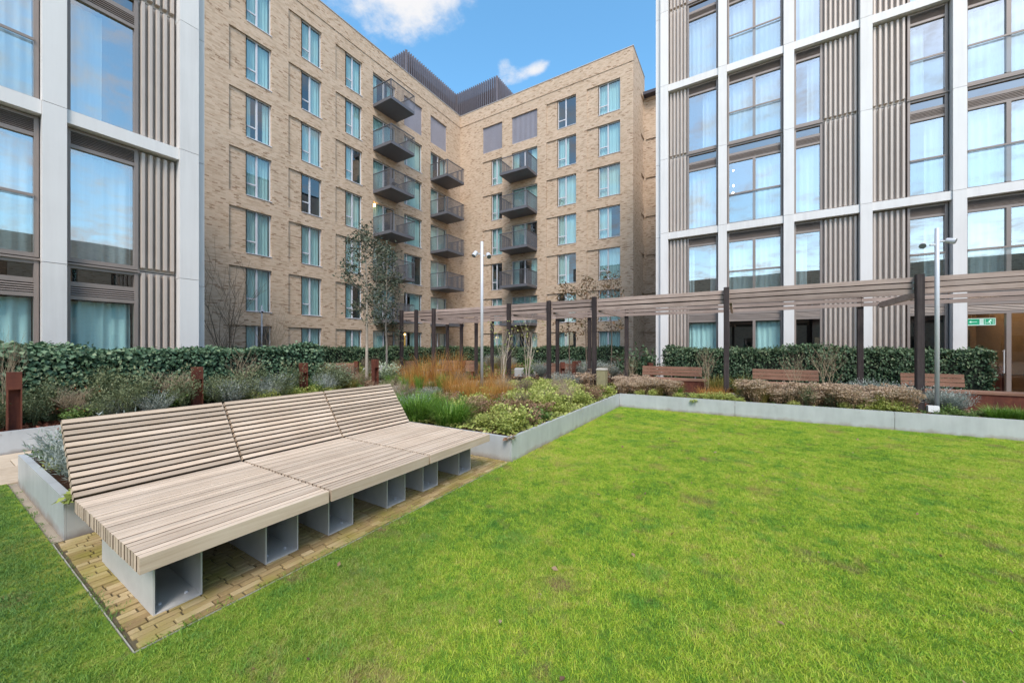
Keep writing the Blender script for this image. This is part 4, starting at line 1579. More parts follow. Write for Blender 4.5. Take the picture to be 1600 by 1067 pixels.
# pale stone kerb blocks seen between the far plants
for i, (px, py, wv, hv, lb) in enumerate(((596, 584, .34, .50, 'upright pale grey stone block behind the white leaved shrub'), (573, 586, .30, .42, 'low pale grey stone block beside the slim tree trunk'),
                                          (820, 586, .95, .42, 'rounded pale stone boulder seat behind the birch stems'), (655, 588, .9, .30, 'flat pale stone block among the far grasses'), (700, 586, 1.6, .36, 'long pale stone wall block behind the orange grasses'))):
    x_, y_, _ = gp(px, py, .15)
    m_ = jitter_box(MB(), -wv / 2, wv / 2, -.22, .22, 0, hv, .03)
    solo('stone_block', m_.mesh('stone_block', 'stone_grey'), lb, 'stone', (x_, y_, .05), 'pale stone blocks in the far beds', rz=TH)

# ================================================================== VEGETATION


def unit(v):
    return v / np.maximum(np.linalg.norm(v, axis=-1, keepdims=True), 1e-9)


def leaf_arrays(c, d, up, ln, wd, fold=0.18):
    """diamond leaves folded along the midrib: centres c, direction d, up, length, width -> verts, tris"""
    n = len(c)
    d = unit(d)
    s = unit(np.cross(d, up))
    u = np.cross(s, d)
    ln, wd = np.asarray(ln)[:, None], np.asarray(wd)[:, None]
    v = np.empty((n, 4, 3), np.float32)
    v[:, 0] = c
    v[:, 1] = c + d * ln * .45 + s * wd * .5 + u * wd * fold
    v[:, 2] = c + d * ln
    v[:, 3] = c + d * ln * .45 - s * wd * .5 + u * wd * fold
    i = np.arange(n)[:, None] * 4
    t = np.concatenate([i + np.array([[0, 1, 2]]), i + np.array([[0, 2, 3]])], 0)
    return v.reshape(-1, 3), t


def merge(parts):
    vs, fs, ts, o = [], [], [], 0
    for v, f, t in parts:
        vs.append(v)
        fs.append(f + o)
        ts.append(t)
        o += len(v)
    return np.concatenate(vs), np.concatenate(fs), np.concatenate(ts)


def blades(n, h, spread, droop, wid, rbase, seed, segs=4, hvar=.35):
    """arching grass blades -> verts, tris, tint"""
    r = np.random.default_rng(seed)
    ang = r.uniform(0, 2 * np.pi, n)
    rad = rbase * np.sqrt(r.uniform(0, 1, n))
    base = np.stack([np.cos(ang) * rad, np.sin(ang) * rad, np.zeros(n)], 1)
    da = ang + r.normal(0, .7, n)
    dirh = np.stack([np.cos(da), np.sin(da), np.zeros(n)], 1)
    side = np.stack([-np.sin(da), np.cos(da), np.zeros(n)], 1)
    H = h * r.uniform(1 - hvar, 1.05, n)
    S = spread * r.uniform(.15, 1.0, n)
    D = droop * r.uniform(.2, 1.2, n)
    W = wid * r.uniform(.7, 1.3, n)
    v = np.empty((n, 2 * segs + 1, 3), np.float32)
    for k in range(segs + 1):
        t = k / segs
        p = base + dirh * (S * t ** 1.5)[:, None]
        p[:, 2] += H * (t - D * t ** 3 * .6)
        ww = (W * (1 - t ** 1.6) * .5)[:, None]
        if k < segs:
            v[:, 2 * k] = p - side * ww
            v[:, 2 * k + 1] = p + side * ww
        else:
            v[:, 2 * segs] = p
    i = np.arange(n)[:, None] * (2 * segs + 1)
    tr = []
    for k in range(segs - 1):
        a = 2 * k
        tr += [i + np.array([[a, a + 1, a + 3]]), i + np.array([[a, a + 3, a + 2]])]
    a = 2 * (segs - 1)
    tr.append(i + np.array([[a, a + 1, a + 2]]))
    tn = r.uniform(0, 1, n)
    return v.reshape(-1, 3), np.concatenate(tr), np.concatenate([tn] * len(tr))


def grass_mesh(mat, n, h, spread, droop, wid, rbase, seed, segs=4):
    v, f, t = blades(n, h, spread, droop, wid, rbase, seed, segs)
    return np_mesh('grass_clump', mat, v, f, t)


def mound_mesh(mat, n, r_, h, ln, wd, seed, up=.4, stems=True):
    """leafy perennial: leaves spread through a dome, pointing outwards"""
    r = np.random.default_rng(seed)
    # several shoots, so that the outline is uneven
    ks = max(4, n // 28)
    sa = r.uniform(0, 2 * np.pi, ks)
    sr = r_ * np.sqrt(r.uniform(0, 1, ks)) * .8
    sh = h * r.uniform(.55, 1.1, ks) * (1 - .45 * (sr / r_) ** 2)
    k = r.integers(0, ks, n)
    t = r.uniform(.25, 1, n) ** .7
    c = np.stack([np.cos(sa[k]) * sr[k] * (.4 + .6 * t), np.sin(sa[k]) * sr[k] * (.4 + .6 * t), sh[k] * t], 1)
    c += r.normal(0, 1, (n, 3)) * np.array([.16, .16, .06]) * r_
    c[:, 2] = np.maximum(c[:, 2], .01)
    d = r.normal(0, 1, (n, 3))
    d[:, :2] += c[:, :2] / r_ * .8
    d[:, 2] = np.abs(d[:, 2]) * .5 + up
    L = ln * r.uniform(.6, 1.3, n)
    v, f = leaf_arrays(c, d, np.tile([0, 0, 1.0], (n, 1)) + r.normal(0, .3, (n, 3)), L, L * wd)
    tn = np.clip(r.uniform(0, 1, n) * .7 + .3 * c[:, 2] / h, 0, 1)
    tp = np.stack([np.cos(sa) * sr, np.sin(sa) * sr, sh], 1)
    sd_ = np.stack([-np.sin(sa), np.cos(sa), np.zeros(ks)], 1) * .003
    b0 = tp * np.array([.15, .15, 0])
    sv = np.stack([b0 - sd_, b0 + sd_, tp], 1).reshape(-1, 3)
    V, Fc, T = merge([(v, f, np.concatenate([tn, tn])), (sv, np.arange(ks * 3).reshape(-1, 3), np.full(ks, .25))])
    return np_mesh('leafy_clump', mat, V, Fc, T)


def lavender_mesh(mat, n, r_, h, seed):
    """fine upright silvery sprigs with narrow leaves"""
    r = np.random.default_rng(seed)
    ks = n
    a = r.uniform(0, 2 * np.pi, ks)
    tilt = np.sqrt(r.uniform(0, 1, ks)) * .75
    L = h * r.uniform(.6, 1.1, ks)
    tip = np.stack([np.cos(a) * np.sin(tilt) * L * 1.1, np.sin(a) * np.sin(tilt) * L * 1.1, np.cos(tilt) * L], 1)
    bs = np.stack([np.cos(a) * r_ * .25 * tilt, np.sin(a) * r_ * .25 * tilt, np.zeros(ks)], 1)
    per = 9
    t = np.tile(np.linspace(.3, 1.0, per), ks)
    k = np.repeat(np.arange(ks), per)
    c = bs[k] + tip[k] * t[:, None] + r.normal(0, .008, (ks * per, 3))
    d = tip[k] / L[k][:, None] + r.normal(0, .55, (ks * per, 3))
    Lf = .05 * r.uniform(.6, 1.3, ks * per)
    v, f = leaf_arrays(c, d, np.tile([0, 0, 1.0], (ks * per, 1)) + r.normal(0, .3, (ks * per, 3)), Lf, Lf * .20)
    tn = np.clip(r.uniform(0, .8, ks * per) + .2 * t, 0, 1)
    # stems
    s = np.stack([-np.sin(a), np.cos(a), np.zeros(ks)], 1) * .0016
    sv = np.stack([bs - s, bs + s, bs + tip], 1).reshape(-1, 3)
    sf = np.arange(ks * 3).reshape(-1, 3)
    V, Fc, T = merge([(v, f, np.concatenate([tn, tn])), (sv, sf, np.full(ks, .2))])
    return np_mesh('silver_shrub', mat, V, Fc, T)


def seedhead_mesh(n, r_, h, seed):
    """dried flat flower heads on upright stems: each head a disc of tiny florets"""
    r = np.random.default_rng(seed)
    a = r.uniform(0, 2 * np.pi, n)
    rr = r_ * np.sqrt(r.uniform(0, 1, n))
    H = h * r.uniform(.7, 1.08, n)
    bs = np.stack([np.cos(a) * rr * .35, np.sin(a) * rr * .35, np.zeros(n)], 1)
    tp = np.stack([np.cos(a) * rr, np.sin(a) * rr, H], 1)
    s = np.stack([-np.sin(a), np.cos(a), np.zeros(n)], 1) * .0028
    sv = np.stack([bs - s, bs + s, tp + s * .6, tp - s * .6], 1).reshape(-1, 3)
    i = np.arange(n)[:, None] * 4
    sf = np.concatenate([i + np.array([[0, 1, 2]]), i + np.array([[0, 2, 3]])])
    per = 16
    k = np.repeat(np.arange(n), per)
    hr = .042 * r.uniform(.6, 1.35, n)
    fa = r.uniform(0, 2 * np.pi, n * per)
    fr = np.sqrt(r.uniform(0, 1, n * per)) * hr[k]
    c = tp[k] + np.stack([np.cos(fa) * fr, np.sin(fa) * fr, -fr * .35 + r.normal(0, .006, n * per)], 1)
    d = np.stack([np.cos(fa), np.sin(fa), r.uniform(.2, 1.4, n * per)], 1)
    Lf = .020 * r.uniform(.7, 1.4, n * per)
    v, f = leaf_arrays(c, d, r.normal(0, 1, (n * per, 3)), Lf, Lf * .9, .3)
    tn = r.uniform(.3, 1, n * per)
    # a few withered leaves on the stems
    m = n * 3
    kk = r.integers(0, n, m)
    tt = r.uniform(.2, .85, m)
    c2 = bs[kk] + (tp - bs)[kk] * tt[:, None]
    L2 = .05 * r.uniform(.6, 1.3, m)
    v2, f2 = leaf_arrays(c2, r.normal(0, 1, (m, 3)), np.tile([0, 0, 1.0], (m, 1)), L2, L2 * .4)
    t2 = r.uniform(0, .5, m)
    V, Fc, T = merge([(v, f, np.concatenate([tn, tn])), (sv, sf, np.full(2 * n, .12)), (v2, f2, np.concatenate([t2, t2]))])
    return np_mesh('seedhead_clump', 'seed_head', V, Fc, T)


def branch_tree(rng, base, height, spread, levels, r0, nb, gnarl=.18, lean=0.0, up=.5):
    """list of (points, radii) limbs and list of twig tips"""
    limbs, tips = [], []

    def grow(p, d, L, r, lv):
        n = 4
        pts, rad = [p], [r]
        q = Vector(p)
        dd = Vector(d)
        for k in range(n):
            dd = (dd + Vector((rng.uniform(-gnarl, gnarl), rng.uniform(-gnarl, gnarl), rng.uniform(-gnarl * .5, gnarl)))).normalized()
            q = q + dd * (L / n)
            pts.append(tuple(q))
            rad.append(r * (1 - .55 * (k + 1) / n))
        limbs.append((pts, rad))
        if lv >= levels:
            tips.extend(pts[2:])
            return
        for i in range(nb[min(lv, len(nb) - 1)]):
            t = rng.uniform(.35, 1.0)
            k = min(int(t * n), n - 1)
            a = Vector(pts[k]).lerp(Vector(pts[k + 1]), t * n - k)
            az = rng.uniform(0, 6.283)
            side = Vector((math.cos(az), math.sin(az), up * rng.uniform(.3, 1.5)))
            nd = (dd * .6 + side * spread).normalized()
            grow(tuple(a), nd, L * rng.uniform(.45, .75), rad[k] * .55, lv + 1)
    grow(base, Vector((lean, 0, 1)), height, r0, 0)
    return limbs, tips


def limbs_mesh(limbs, mat, org=(0, 0, 0), n=5, minr=.0025):
    m_ = MB()
    for pts, rad in limbs:
        m_.tube(pts, [max(x, minr) for x in rad], n, cap=False)
    return m_.mesh('trunk', mat, org, True)


def leaves_around(rng, tips, n, sp, ln, wd, mat, name='crown'):
    tips = np.array(tips)
    k = rng.integers(0, len(tips), n)
    c = tips[k] + rng.normal(0, sp, (n, 3))
    d = rng.normal(0, 1, (n, 3))
    d[:, 2] -= .2
    L = ln * rng.uniform(.6, 1.3, n)
    v, f = leaf_arrays(c, d, rng.normal(0, 1, (n, 3)), L, L * wd)
    t = rng.uniform(0, 1, n)
    return np_mesh(name, mat, v, f, np.concatenate([t, t]))


# ---- ivy and laurel hedges


def hedge(label, x0, x1, y0, y1, z0, z1, mat, n, ln, wd, seed, loose=.05, name='clipped_hedge'):
    T = root(name, ((x0 + x1) / 2, (y0 + y1) / 2, 0), label, 'hedge')
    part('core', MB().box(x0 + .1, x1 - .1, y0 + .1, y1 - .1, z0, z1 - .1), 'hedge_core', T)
    r = np.random.default_rng(seed)
    lx, ly, lz = x1 - x0, y1 - y0, z1 - z0
    areas = np.array([ly * lz, ly * lz, lx * lz, lx * lz, lx * ly * 1.3])
    side = r.choice(5, n, p=areas / areas.sum())
    u, w_ = r.uniform(0, 1, n), r.uniform(0, 1, n)
    c = np.empty((n, 3))
    nn = np.zeros((n, 3))
    for k, (ax, sg) in enumerate(((0, 1), (0, -1), (1, 1), (1, -1), (2, 1))):
        m = side == k
        if ax == 0:
            c[m] = np.stack([np.full(m.sum(), x1 if sg > 0 else x0), y0 + u[m] * ly, z0 + w_[m] * lz], 1)
        elif ax == 1:
            c[m] = np.stack([x0 + u[m] * lx, np.full(m.sum(), y1 if sg > 0 else y0), z0 + w_[m] * lz], 1)
        else:
            c[m] = np.stack([x0 + u[m] * lx, y0 + w_[m] * ly, np.full(m.sum(), z1)], 1)
        nn[m, ax] = sg
    # lumpy clipped faces
    wav = .06 * np.sin(c[:, 0] * 1.3 + c[:, 1] * 1.1 + 1.7 * nn[:, 2]) + .035 * np.sin(c[:, 0] * 3.1 + c[:, 1] * 2.3) + .03 * np.sin(c[:, 1] * 5.7 + c[:, 2] * 4.1 + c[:, 0] * 4.3)
    depth = r.uniform(-.16, .0, n) + np.abs(r.normal(0, loose * .45, n))
    c += nn * (depth + wav)[:, None]
    d = nn * .55 + r.normal(0, .55, (n, 3))
    d[:, 2] -= .55
    L = ln * r.uniform(.55, 1.3, n)
    v, f = leaf_arrays(c, d, nn + r.normal(0, .25, (n, 3)), L, L * wd)
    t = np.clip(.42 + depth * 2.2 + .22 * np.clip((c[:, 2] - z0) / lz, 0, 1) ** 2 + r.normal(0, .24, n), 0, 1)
    org = np.array(ORG[T.name])
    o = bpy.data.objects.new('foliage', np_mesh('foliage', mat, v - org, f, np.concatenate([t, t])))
    COL.objects.link(o)
    o.parent = T
    # stray shoots along the top
    tw = MB()
    for i in range(int((lx + ly) * 3)):
        px_, py_ = r.uniform(x0 + .1, x1 - .1), r.uniform(y0 + .1, y1 - .1)
        hh = r.uniform(.03, .13)
        tw.tube([(px_, py_, z1 - .08), (px_ + r.uniform(-.03, .03), py_ + r.uniform(-.03, .03), z1 + hh)], [.003, .0015], 3, cap=False)
    part('stray_shoots', tw, 'twig', T)
    return T


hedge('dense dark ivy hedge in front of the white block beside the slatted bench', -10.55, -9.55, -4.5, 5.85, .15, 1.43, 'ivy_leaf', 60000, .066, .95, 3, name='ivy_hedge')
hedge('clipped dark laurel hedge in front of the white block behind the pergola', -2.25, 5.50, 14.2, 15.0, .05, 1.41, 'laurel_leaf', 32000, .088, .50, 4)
hedge('far low dark hedge along the foot of the long brick wing', -20.9, -20.1, 7.5, 25.3, .05, 1.36, 'laurel_leaf', 20000, .13, .6, 5)
hedge('far low dark hedge along the foot of the brick wing with the end wall', -19.9, -6.6, 24.6, 25.4, .05, 1.38, 'laurel_leaf', 18000, .13, .6, 6)

# ---- prototypes shared by alike plants
PM = {}
PM['lush'] = [grass_mesh('lush_blade', 800, .60, .60, .95, .010, .20, s) for s in (1, 2, 3)]
PM['dome'] = [grass_mesh('lush_blade', 620, .40, .34, .75, .007, .18, s) for s in (4, 5)]
PM['orange'] = [grass_mesh('orange_blade', 260, 1.05, .62, .5, .0052, .16, s) for s in (6, 7, 8)]
PM['orange_low'] = [grass_mesh('orange_blade', 240, .55, .42, .85, .006, .12, s) for s in (9, 10)]
PM['olive'] = [grass_mesh('olive_blade', 300, .50, .36, .7, .007, .12, s) for s in (11, 12)]
PM['fresh'] = [grass_mesh('lush_blade', 230, .75, .30, .5, .009, .12, s) for s in (13, 14)]
PM['lime'] = [mound_mesh('lime_leaf', 720, .29, .37, .047, .75, s) for s in (15, 16, 17)]
PM['green'] = [mound_mesh('green_leaf', 560, .26, .34, .048, .60, s) for s in (18, 19, 20)]
PM['rust'] = [mound_mesh('rust_leaf', 460, .26, .34, .042, .55, s) for s in (21, 22, 23)]
PM['pale'] = [mound_mesh('pale_leaf', 900, .34, .52, .055, .50, s) for s in (24, 25)]
PM['wild'] = [mound_mesh('wild_leaf', 900, .30, .72, .040, .5, s, .6) for s in (51, 52, 53)]
PM['silver'] = [lavender_mesh('silver_leaf', 300, .30, .46, s) for s in (26, 27, 28)]
PM['seed'] = [seedhead_mesh(70, .26, .42, s) for s in (29, 30, 31)]
PM['dark'] = [mound_mesh('laurel_leaf', 800, .55, .9, .10, .55, s) for s in (32,)]
rt = np.random.default_rng(99)
pyr = random.Random(5)


def bare_mesh(seed, h, mat, levels=3, nb=(6, 4, 3), r0=.009, spread=.75, stems=4):
    rg = random.Random(seed)
    limbs = []
    for i in range(stems):
        l_, _ = branch_tree(rg, (rg.uniform(-.05, .05), rg.uniform(-.05, .05), 0), h * rg.uniform(.55, .8), spread, levels, r0 * rg.uniform(.7, 1.1), nb, .14, rg.uniform(-.3, .3))
        limbs += l_
    return limbs_mesh(limbs, mat, n=4, minr=.0014)


PM['bare'] = [bare_mesh(41, 1.0, 'twig', 2, (6, 4)), bare_mesh(42, 1.0, 'twig_pale', 2, (6, 4))]
PM['twiggy'] = [bare_mesh(43, .55, 'twig_pale', 2, (8, 6), .0035, .8, 8), bare_mesh(44, .55, 'twig', 2, (8, 6), .0035, .8, 8)]

KN = {'lush': ('grass_clump', 'grass'), 'dome': ('grass_clump', 'grass'), 'orange': ('grass_clump', 'grass'), 'orange_low': ('grass_clump', 'grass'), 'olive': ('grass_clump', 'grass'),
      'fresh': ('grass_clump', 'grass'), 'lime': ('leafy_plant', 'plant'), 'green': ('leafy_plant', 'plant'), 'rust': ('leafy_plant', 'plant'), 'pale': ('round_shrub', 'shrub'),
      'silver': ('silver_shrub', 'shrub'), 'wild': ('leafy_plant', 'plant'), 'seed': ('seedhead_plant', 'plant'), 'dark': ('round_shrub', 'shrub'), 'bare': ('bare_shrub', 'shrub'), 'twiggy': ('twiggy_plant', 'plant')}


def plant(kind, x, y, z, label, group=None, sc=1.0):
    me = random.choice(PM[kind])
    nm, cat = KN[kind]
    return solo(nm, me, label, cat, (x, y, z), group, None, random.uniform(0, 6.283), (sc * random.uniform(.92, 1.08), sc * random.uniform(.92, 1.08), sc * random.uniform(.9, 1.12)))


# ---- bed beyond the bench
plant('lush', *gp(650, 660, SZ), 'lush green arching grass clump pressed against the end of the bench back', sc=1.0)
plant('lush', *gp(703, 666, SZ), 'lush green arching grass clump over the corner of the zinc bed beside the bench', sc=1.02)
G1 = 'lush green grass clumps behind the two beside the bench'
for (px, py, s_) in ((672, 646, .85), (640, 640, .8)):
    plant('lush', *gp(px, py, SZ), 'smaller lush green grass clump behind the two at the bench end', G1, s_)
G2 = 'tall orange feathery grasses'
for (px, py, s_) in ((716, 632, .75), (738, 637, .72), (762, 640, .72), (784, 634, .7), (756, 628, .9), (730, 624, .9), (776, 622, .9), (704, 626, .85), (748, 634, .6), (772, 634, .62), (724, 630, .6), (792, 628, .6)):
    plant('orange', *gp(px, py, SZ), 'tall orange feathery grass clump around the slim lamp mast', G2, s_)
G2b = 'tall olive and tan grasses behind the orange ones'
for (px, py, s_) in ((640, 607, 1.1), (662, 604, 1.25), (684, 603, 1.2), (700, 606, 1.1), (672, 612, 1.0), (712, 601, 1.3), (650, 600, 1.4)):
    plant('olive' if random.random() < .45 else 'orange', *gp(px, py, SZ), 'tall olive and tan grass behind the lush clumps, towards the far pergola bays', G2b, s_)
for (px, py) in ((632, 612), (690, 612), (655, 610), (610, 606)):
    plant('fresh', *gp(px, py, SZ), 'upright fresh green grass in front of the far beds', 'upright fresh green grasses', .8)
G3, G4, G5, G6 = 'yellow green leafy plants in the corner bed', 'mid green leafy plants in the corner bed', 'rust brown leafy plants in the corner bed', 'dried twiggy plants in the corner bed'
pos_used = []


def scatter(n, x0, x1, y0, y1, mind, ok=lambda x, y: True):
    res, tries = [], 0
    while len(res) < n and tries < n * 60:
        tries += 1
        x, y = random.uniform(x0, x1), random.uniform(y0, y1)
        if ok(x, y) and all((x - a) ** 2 + (y - b) ** 2 > mind ** 2 for a, b in res):
            res.append((x, y))
    return res


for (x, y) in scatter(125, -4.9, -2.66, 4.28, 8.95, .185, lambda x, y: not (x < -3.2 and y < 5.0)):
    t = random.random()
    near_rust = math.exp(-((x + 3.4) ** 2 + (y - 5.2) ** 2) / .8)
    if t < .42 * near_rust + .20:
        plant('rust', x, y, SZ, 'rust brown leafy perennial among the yellow green plants of the corner bed', G5, random.uniform(.7, 1.1))
    elif t < .68:
        plant('lime', x, y, SZ, 'yellow green leafy perennial in the corner bed beyond the bench', G3, random.uniform(.65, 1.1))
    elif t < .79:
        plant('green', x, y, SZ, 'mid green leafy perennial in the corner bed beyond the bench', G4, random.uniform(.6, 1.0))
    elif t < .87:
        plant('orange_low', x, y, SZ, 'short orange grass tuft among the leafy plants of the corner bed', 'short orange tufts in the corner bed', random.uniform(.5, .75))
    elif t < .94:
        plant('twiggy', x, y, SZ, 'dried pale twiggy perennial in the corner bed beyond the bench', G6, random.uniform(.6, 1.0))
    else:
        plant('olive', x, y, SZ, 'short olive grass tuft in the corner bed beyond the bench', 'short olive grass tufts in the corner bed', random.uniform(.5, .8))
for (px, py, s_) in ((880, 603, .9), (900, 604, .8), (862, 601, .8)):
    plant('silver', *gp(px, py, SZ), 'silvery blue lavender beside the pergola post at the corner bed', 'silver lavenders at the corner bed', s_)
for (px, py, s_) in ((925, 611, 1.1), (912, 608, 1.0), (932, 606, 1.1)):
    plant('seed', *gp(px, py, SZ), 'pinkish dried flower heads beside the mossy concrete post, on its orange grass side', 'pinkish dried flower heads beside the concrete post', s_)
for (px, py, s_) in ((962, 608, .5), (940, 614, .55)):
    plant('olive', *gp(px, py, SZ), 'thin straw grass tuft at the foot of the mossy concrete post', 'straw tufts at the concrete post', s_ * 1.2)

# ---- long bed below the pergola
G7 = 'pinkish brown dried flower heads in the long bed'
for (x, y) in scatter(13, -2.6, -1.35, 9.3, 10.2, .22):
    plant('seed', x, y, SZ, 'pinkish brown dried flower heads between the concrete post and the grass mound', 'dried flower heads by the concrete post', random.uniform(.75, 1.0))
plant('dome', x_at(1052, 9.75), 9.75, SZ, 'round arching green grass mound in the long bed before the bench with pale stems', sc=.95)
plant('olive', x_at(1030, 9.45), 9.45, SZ, 'low olive grass tuft beside the round grass mound', sc=.75)
for (px, Y_, s_) in ((1062, 9.25, .5), (1085, 9.22, .55), (1105, 9.3, .6), (1122, 9.25, .55), (1140, 9.35, .6), (1020, 9.25, .5), (1000, 9.25, .5), (1155, 9.25, .45), (1240, 9.3, .4), (1320, 9.3, .45), (1350, 9.28, .5)):
    plant('lime', x_at(px, Y_), Y_, SZ, 'low yellow green leafy plant along the lip of the long zinc bed', 'low yellow green plants along the long bed lip', s_)
for (px, Y_) in ((1100, 9.6), (1118, 9.55), (1130, 9.7)):
    plant('orange_low', x_at(px, Y_), Y_, SZ, 'short golden orange grass tuft beside the pergola post in the long bed', 'short golden grass tufts in the long bed', .75)
for (x, y) in scatter(44, x_at(1165, 9.6), x_at(1415, 9.6), 9.35, 10.25, .17):
    plant('seed', x, y, SZ, 'pinkish brown dried flower heads massed in the long bed before the middle timber bench', G7, random.uniform(.65, 1.1))
for (x, y) in scatter(20, x_at(1165, 9.6), x_at(1425, 9.6), 9.3, 10.2, .25):
    k = random.choice(('wild', 'lime', 'olive', 'wild'))
    plant(k, x, y, SZ, 'green shoots growing through the massed dried flower heads', 'green shoots among the dried flower heads', .85 if k != 'wild' else .62)
for (px, Y_, s_) in ((1345, 10.2, 1.0), (1368, 10.1, 1.05), (1392, 10.15, 1.0), (1412, 10.0, .95), (1472, 10.1, .95), (1488, 10.0, .85), (1330, 10.3, .9)):
    plant('silver', x_at(px, Y_), Y_, SZ, 'silvery lavender around the thick pergola post by the lamp mast', 'silver lavenders around the thick pergola post', s_ * 1.1)
for (px, Y_, s_) in ((1388, 9.3, .62), (1405, 9.33, .7), (1372, 9.28, .5), (1418, 9.3, .45)):
    plant('lime', x_at(px, Y_), Y_, SZ, 'bright green spreading plant at the foot of the pergola post with the floodlight', 'bright green plants at the floodlight', s_)
for (px, Y_, s_) in ((1468, 9.3, .4), (1495, 9.4, .45), (1515, 9.3, .35), (1530, 9.6, .4), (1480, 9.7, .5)):
    plant('green', x_at(px, Y_), Y_, SZ, 'small sparse green plant on open soil beside the lamp mast', 'small sparse plants on open soil', s_)
plant('dome', x_at(1560, 9.5), 9.5, SZ, 'dense bright green grass dome in the long bed before the longest bench', sc=.80)
plant('dome', x_at(1592, 9.55), 9.55, SZ, 'dense bright green grass dome touching the other dome, towards the lobby', sc=.80)
for (x, y) in scatter(14, 5.2, 8.5, 9.35, 10.2, .3):
    plant(random.choice(('lime', 'green', 'seed')), x, y, SZ, 'mixed low perennial in the long bed beyond the grass domes', 'perennials beyond the grass domes', random.uniform(.5, .9))
for (px, Y_, s_) in ((1180, 10.45, .8), (1235, 10.5, .8), (1280, 10.5, .7)):
    plant('olive', x_at(px, Y_), Y_, SZ, 'olive grass tuft behind the massed dried flower heads', 'olive tufts behind the flower heads', s_)
# leaves trailing over the bed walls
for (x, y, z, lb) in ((x_at(1083, 9.07), 9.065, .30, 'small green leafy trail hanging over the lip of the long zinc wall'), (-4.40, .66, .33, 'fresh green leaves poking over the bench planter corner'),
                      (-2.475, 4.05, .31, 'withered leaf cluster at the corner of the zinc bed')):
    solo('trailing_leaves', mound_mesh('rust_leaf' if x > -2.6 and y < 5 else 'lime_leaf', 26, .07, .10, .06, .8, int(abs(x * 10)), -.6), lb, 'leaves', (x, y, z - .05))

# ---- planter behind the bench
for (x, y, s_) in ((-4.72, .90, 1.15), (-5.05, .98, 1.2), (-4.85, 1.25, 1.2), (-5.40, .92, 1.05), (-4.62, 1.1, 1.1), (-5.3, 1.5, 1.0), (-4.8, 1.75, .9), (-5.7, 1.3, .9), (-4.85, 2.2, .9)):
    plant('silver', x, y, SZ, 'silvery lavender in the planter end behind the bench back', 'silver lavenders behind the bench', s_ * .92)
for (x, y, k, s_) in ((-5.95, .84, 'green', .8), (-6.25, .86, 'green', .6), (-5.65, .78, 'lime', .4), (-6.35, 1.1, 'green', .8)):
    plant(k, x, y, SZ, 'green leafy plant at the open end of the bench planter', 'green plants at the bench planter end', s_)
for (x, y) in scatter(16, -6.3, -4.8, 2.2, 6.5, .42):
    plant(random.choice(('green', 'rust', 'silver', 'twiggy')), x, y, SZ, 'low mixed perennial in the raised planter behind the slatted bench back', 'perennials behind the bench back', random.uniform(.6, .85))
for (x, y) in scatter(22, -6.4, -4.9, 6.3, 9.2, .40):
    plant(random.choice(('orange_low', 'rust', 'lime', 'olive', 'twiggy')), x, y, SZ, 'mixed perennial on the path side of the orange grasses', 'perennials on the path side of the orange grasses', random.uniform(.6, .95))

# ---- bed below the ivy hedge
G8 = 'mixed perennials at the foot of the ivy hedge'
for (x, y) in scatter(60, -9.5, -8.80, 1.3, 6.3, .20, lambda x, y: all(abs(y - y_at(q, -8.95)) > .2 or x < -9.3 for q in (308, 474))):
    k = random.choices(('green', 'wild', 'twiggy', 'rust', 'silver', 'olive', 'pale'), (3.5, 6.5, 1.5, 1.2, 2.0, 1.2, .25))[0]
    lbl = {'wild': 'tall grey green small leaved plant at the foot of the ivy hedge', 'green': 'mid green leafy plant at the foot of the ivy hedge', 'twiggy': 'bare twiggy perennial at the foot of the ivy hedge', 'rust': 'rust brown leafy plant at the foot of the ivy hedge',
           'silver': 'silvery shrub at the foot of the ivy hedge', 'olive': 'olive grass tuft at the foot of the ivy hedge', 'pale': 'pale round leafy shrub at the foot of the ivy hedge'}[k]
    plant(k, x, y, SZ, lbl, lbl + ' set', random.uniform(.8, 1.35) if k != 'pale' else .7)
for (x, y) in scatter(9, -9.45, -8.95, -.2, 1.25, .30):
    k = random.choice(('wild', 'wild', 'silver'))
    plant(k, x, y, SZ, 'loose plant on bark mulch beside the first bollard light', 'loose plants on the bark mulch', random.uniform(.6, 1.2))
for (x, y) in scatter(26, -9.45, -8.72, 3.9, 5.9, .17, lambda x, y: abs(y - y_at(474, -8.95)) > .12 or x < -9.15):
    plant('lime', x, y, SZ, 'bright green ground hugging plant along the hedge foot by the bollard', 'bright green ground hugging plants by the hedge end', random.uniform(.55, .8))
for (px, X_, s_, lb) in ((525, -9.25, 1.45, 'round white green leaved shrub beyond the middle bench module'), (608, -9.2, 1.35, 'round white green leaved shrub beside the rust bollard'), (503, -9.4, 1.1, 'small round white green leaved shrub at the hedge end')):
    plant('pale', X_, y_at(px, X_), SZ, lb, sc=s_)
for (x, y) in scatter(30, -9.6, -8.75, 6.2, 9.3, .26):
    k = random.choices(('green', 'rust', 'lime', 'twiggy'), (4, 3, 2, 2))[0]
    plant(k, x, y, SZ, 'low mixed perennial beyond the hedge end around the slim tree', 'low perennials beyond the hedge end', random.uniform(.55, .95))
# orange berries and pinks sprinkled through the hedge foot
n = 160
c = np.stack([rt.uniform(-9.5, -8.9, n), rt.uniform(1.2, 4.2, n), rt.uniform(.45, .85, n)], 1)
v, f = leaf_arrays(c, rt.normal(0, 1, (n, 3)), rt.normal(0, 1, (n, 3)), np.full(n, .022), np.full(n, .02))
tt = rt.uniform(.5, 1, n)
plain('berry', (0.45, 0.10, 0.03), .5)
solo('berries', np_mesh('berries', 'berry', v, f, np.concatenate([tt, tt])), 'tiny orange berries scattered through the hedge foot', 'berries', kind='stuff')

# ---- bark chips and ground cover that nobody could count


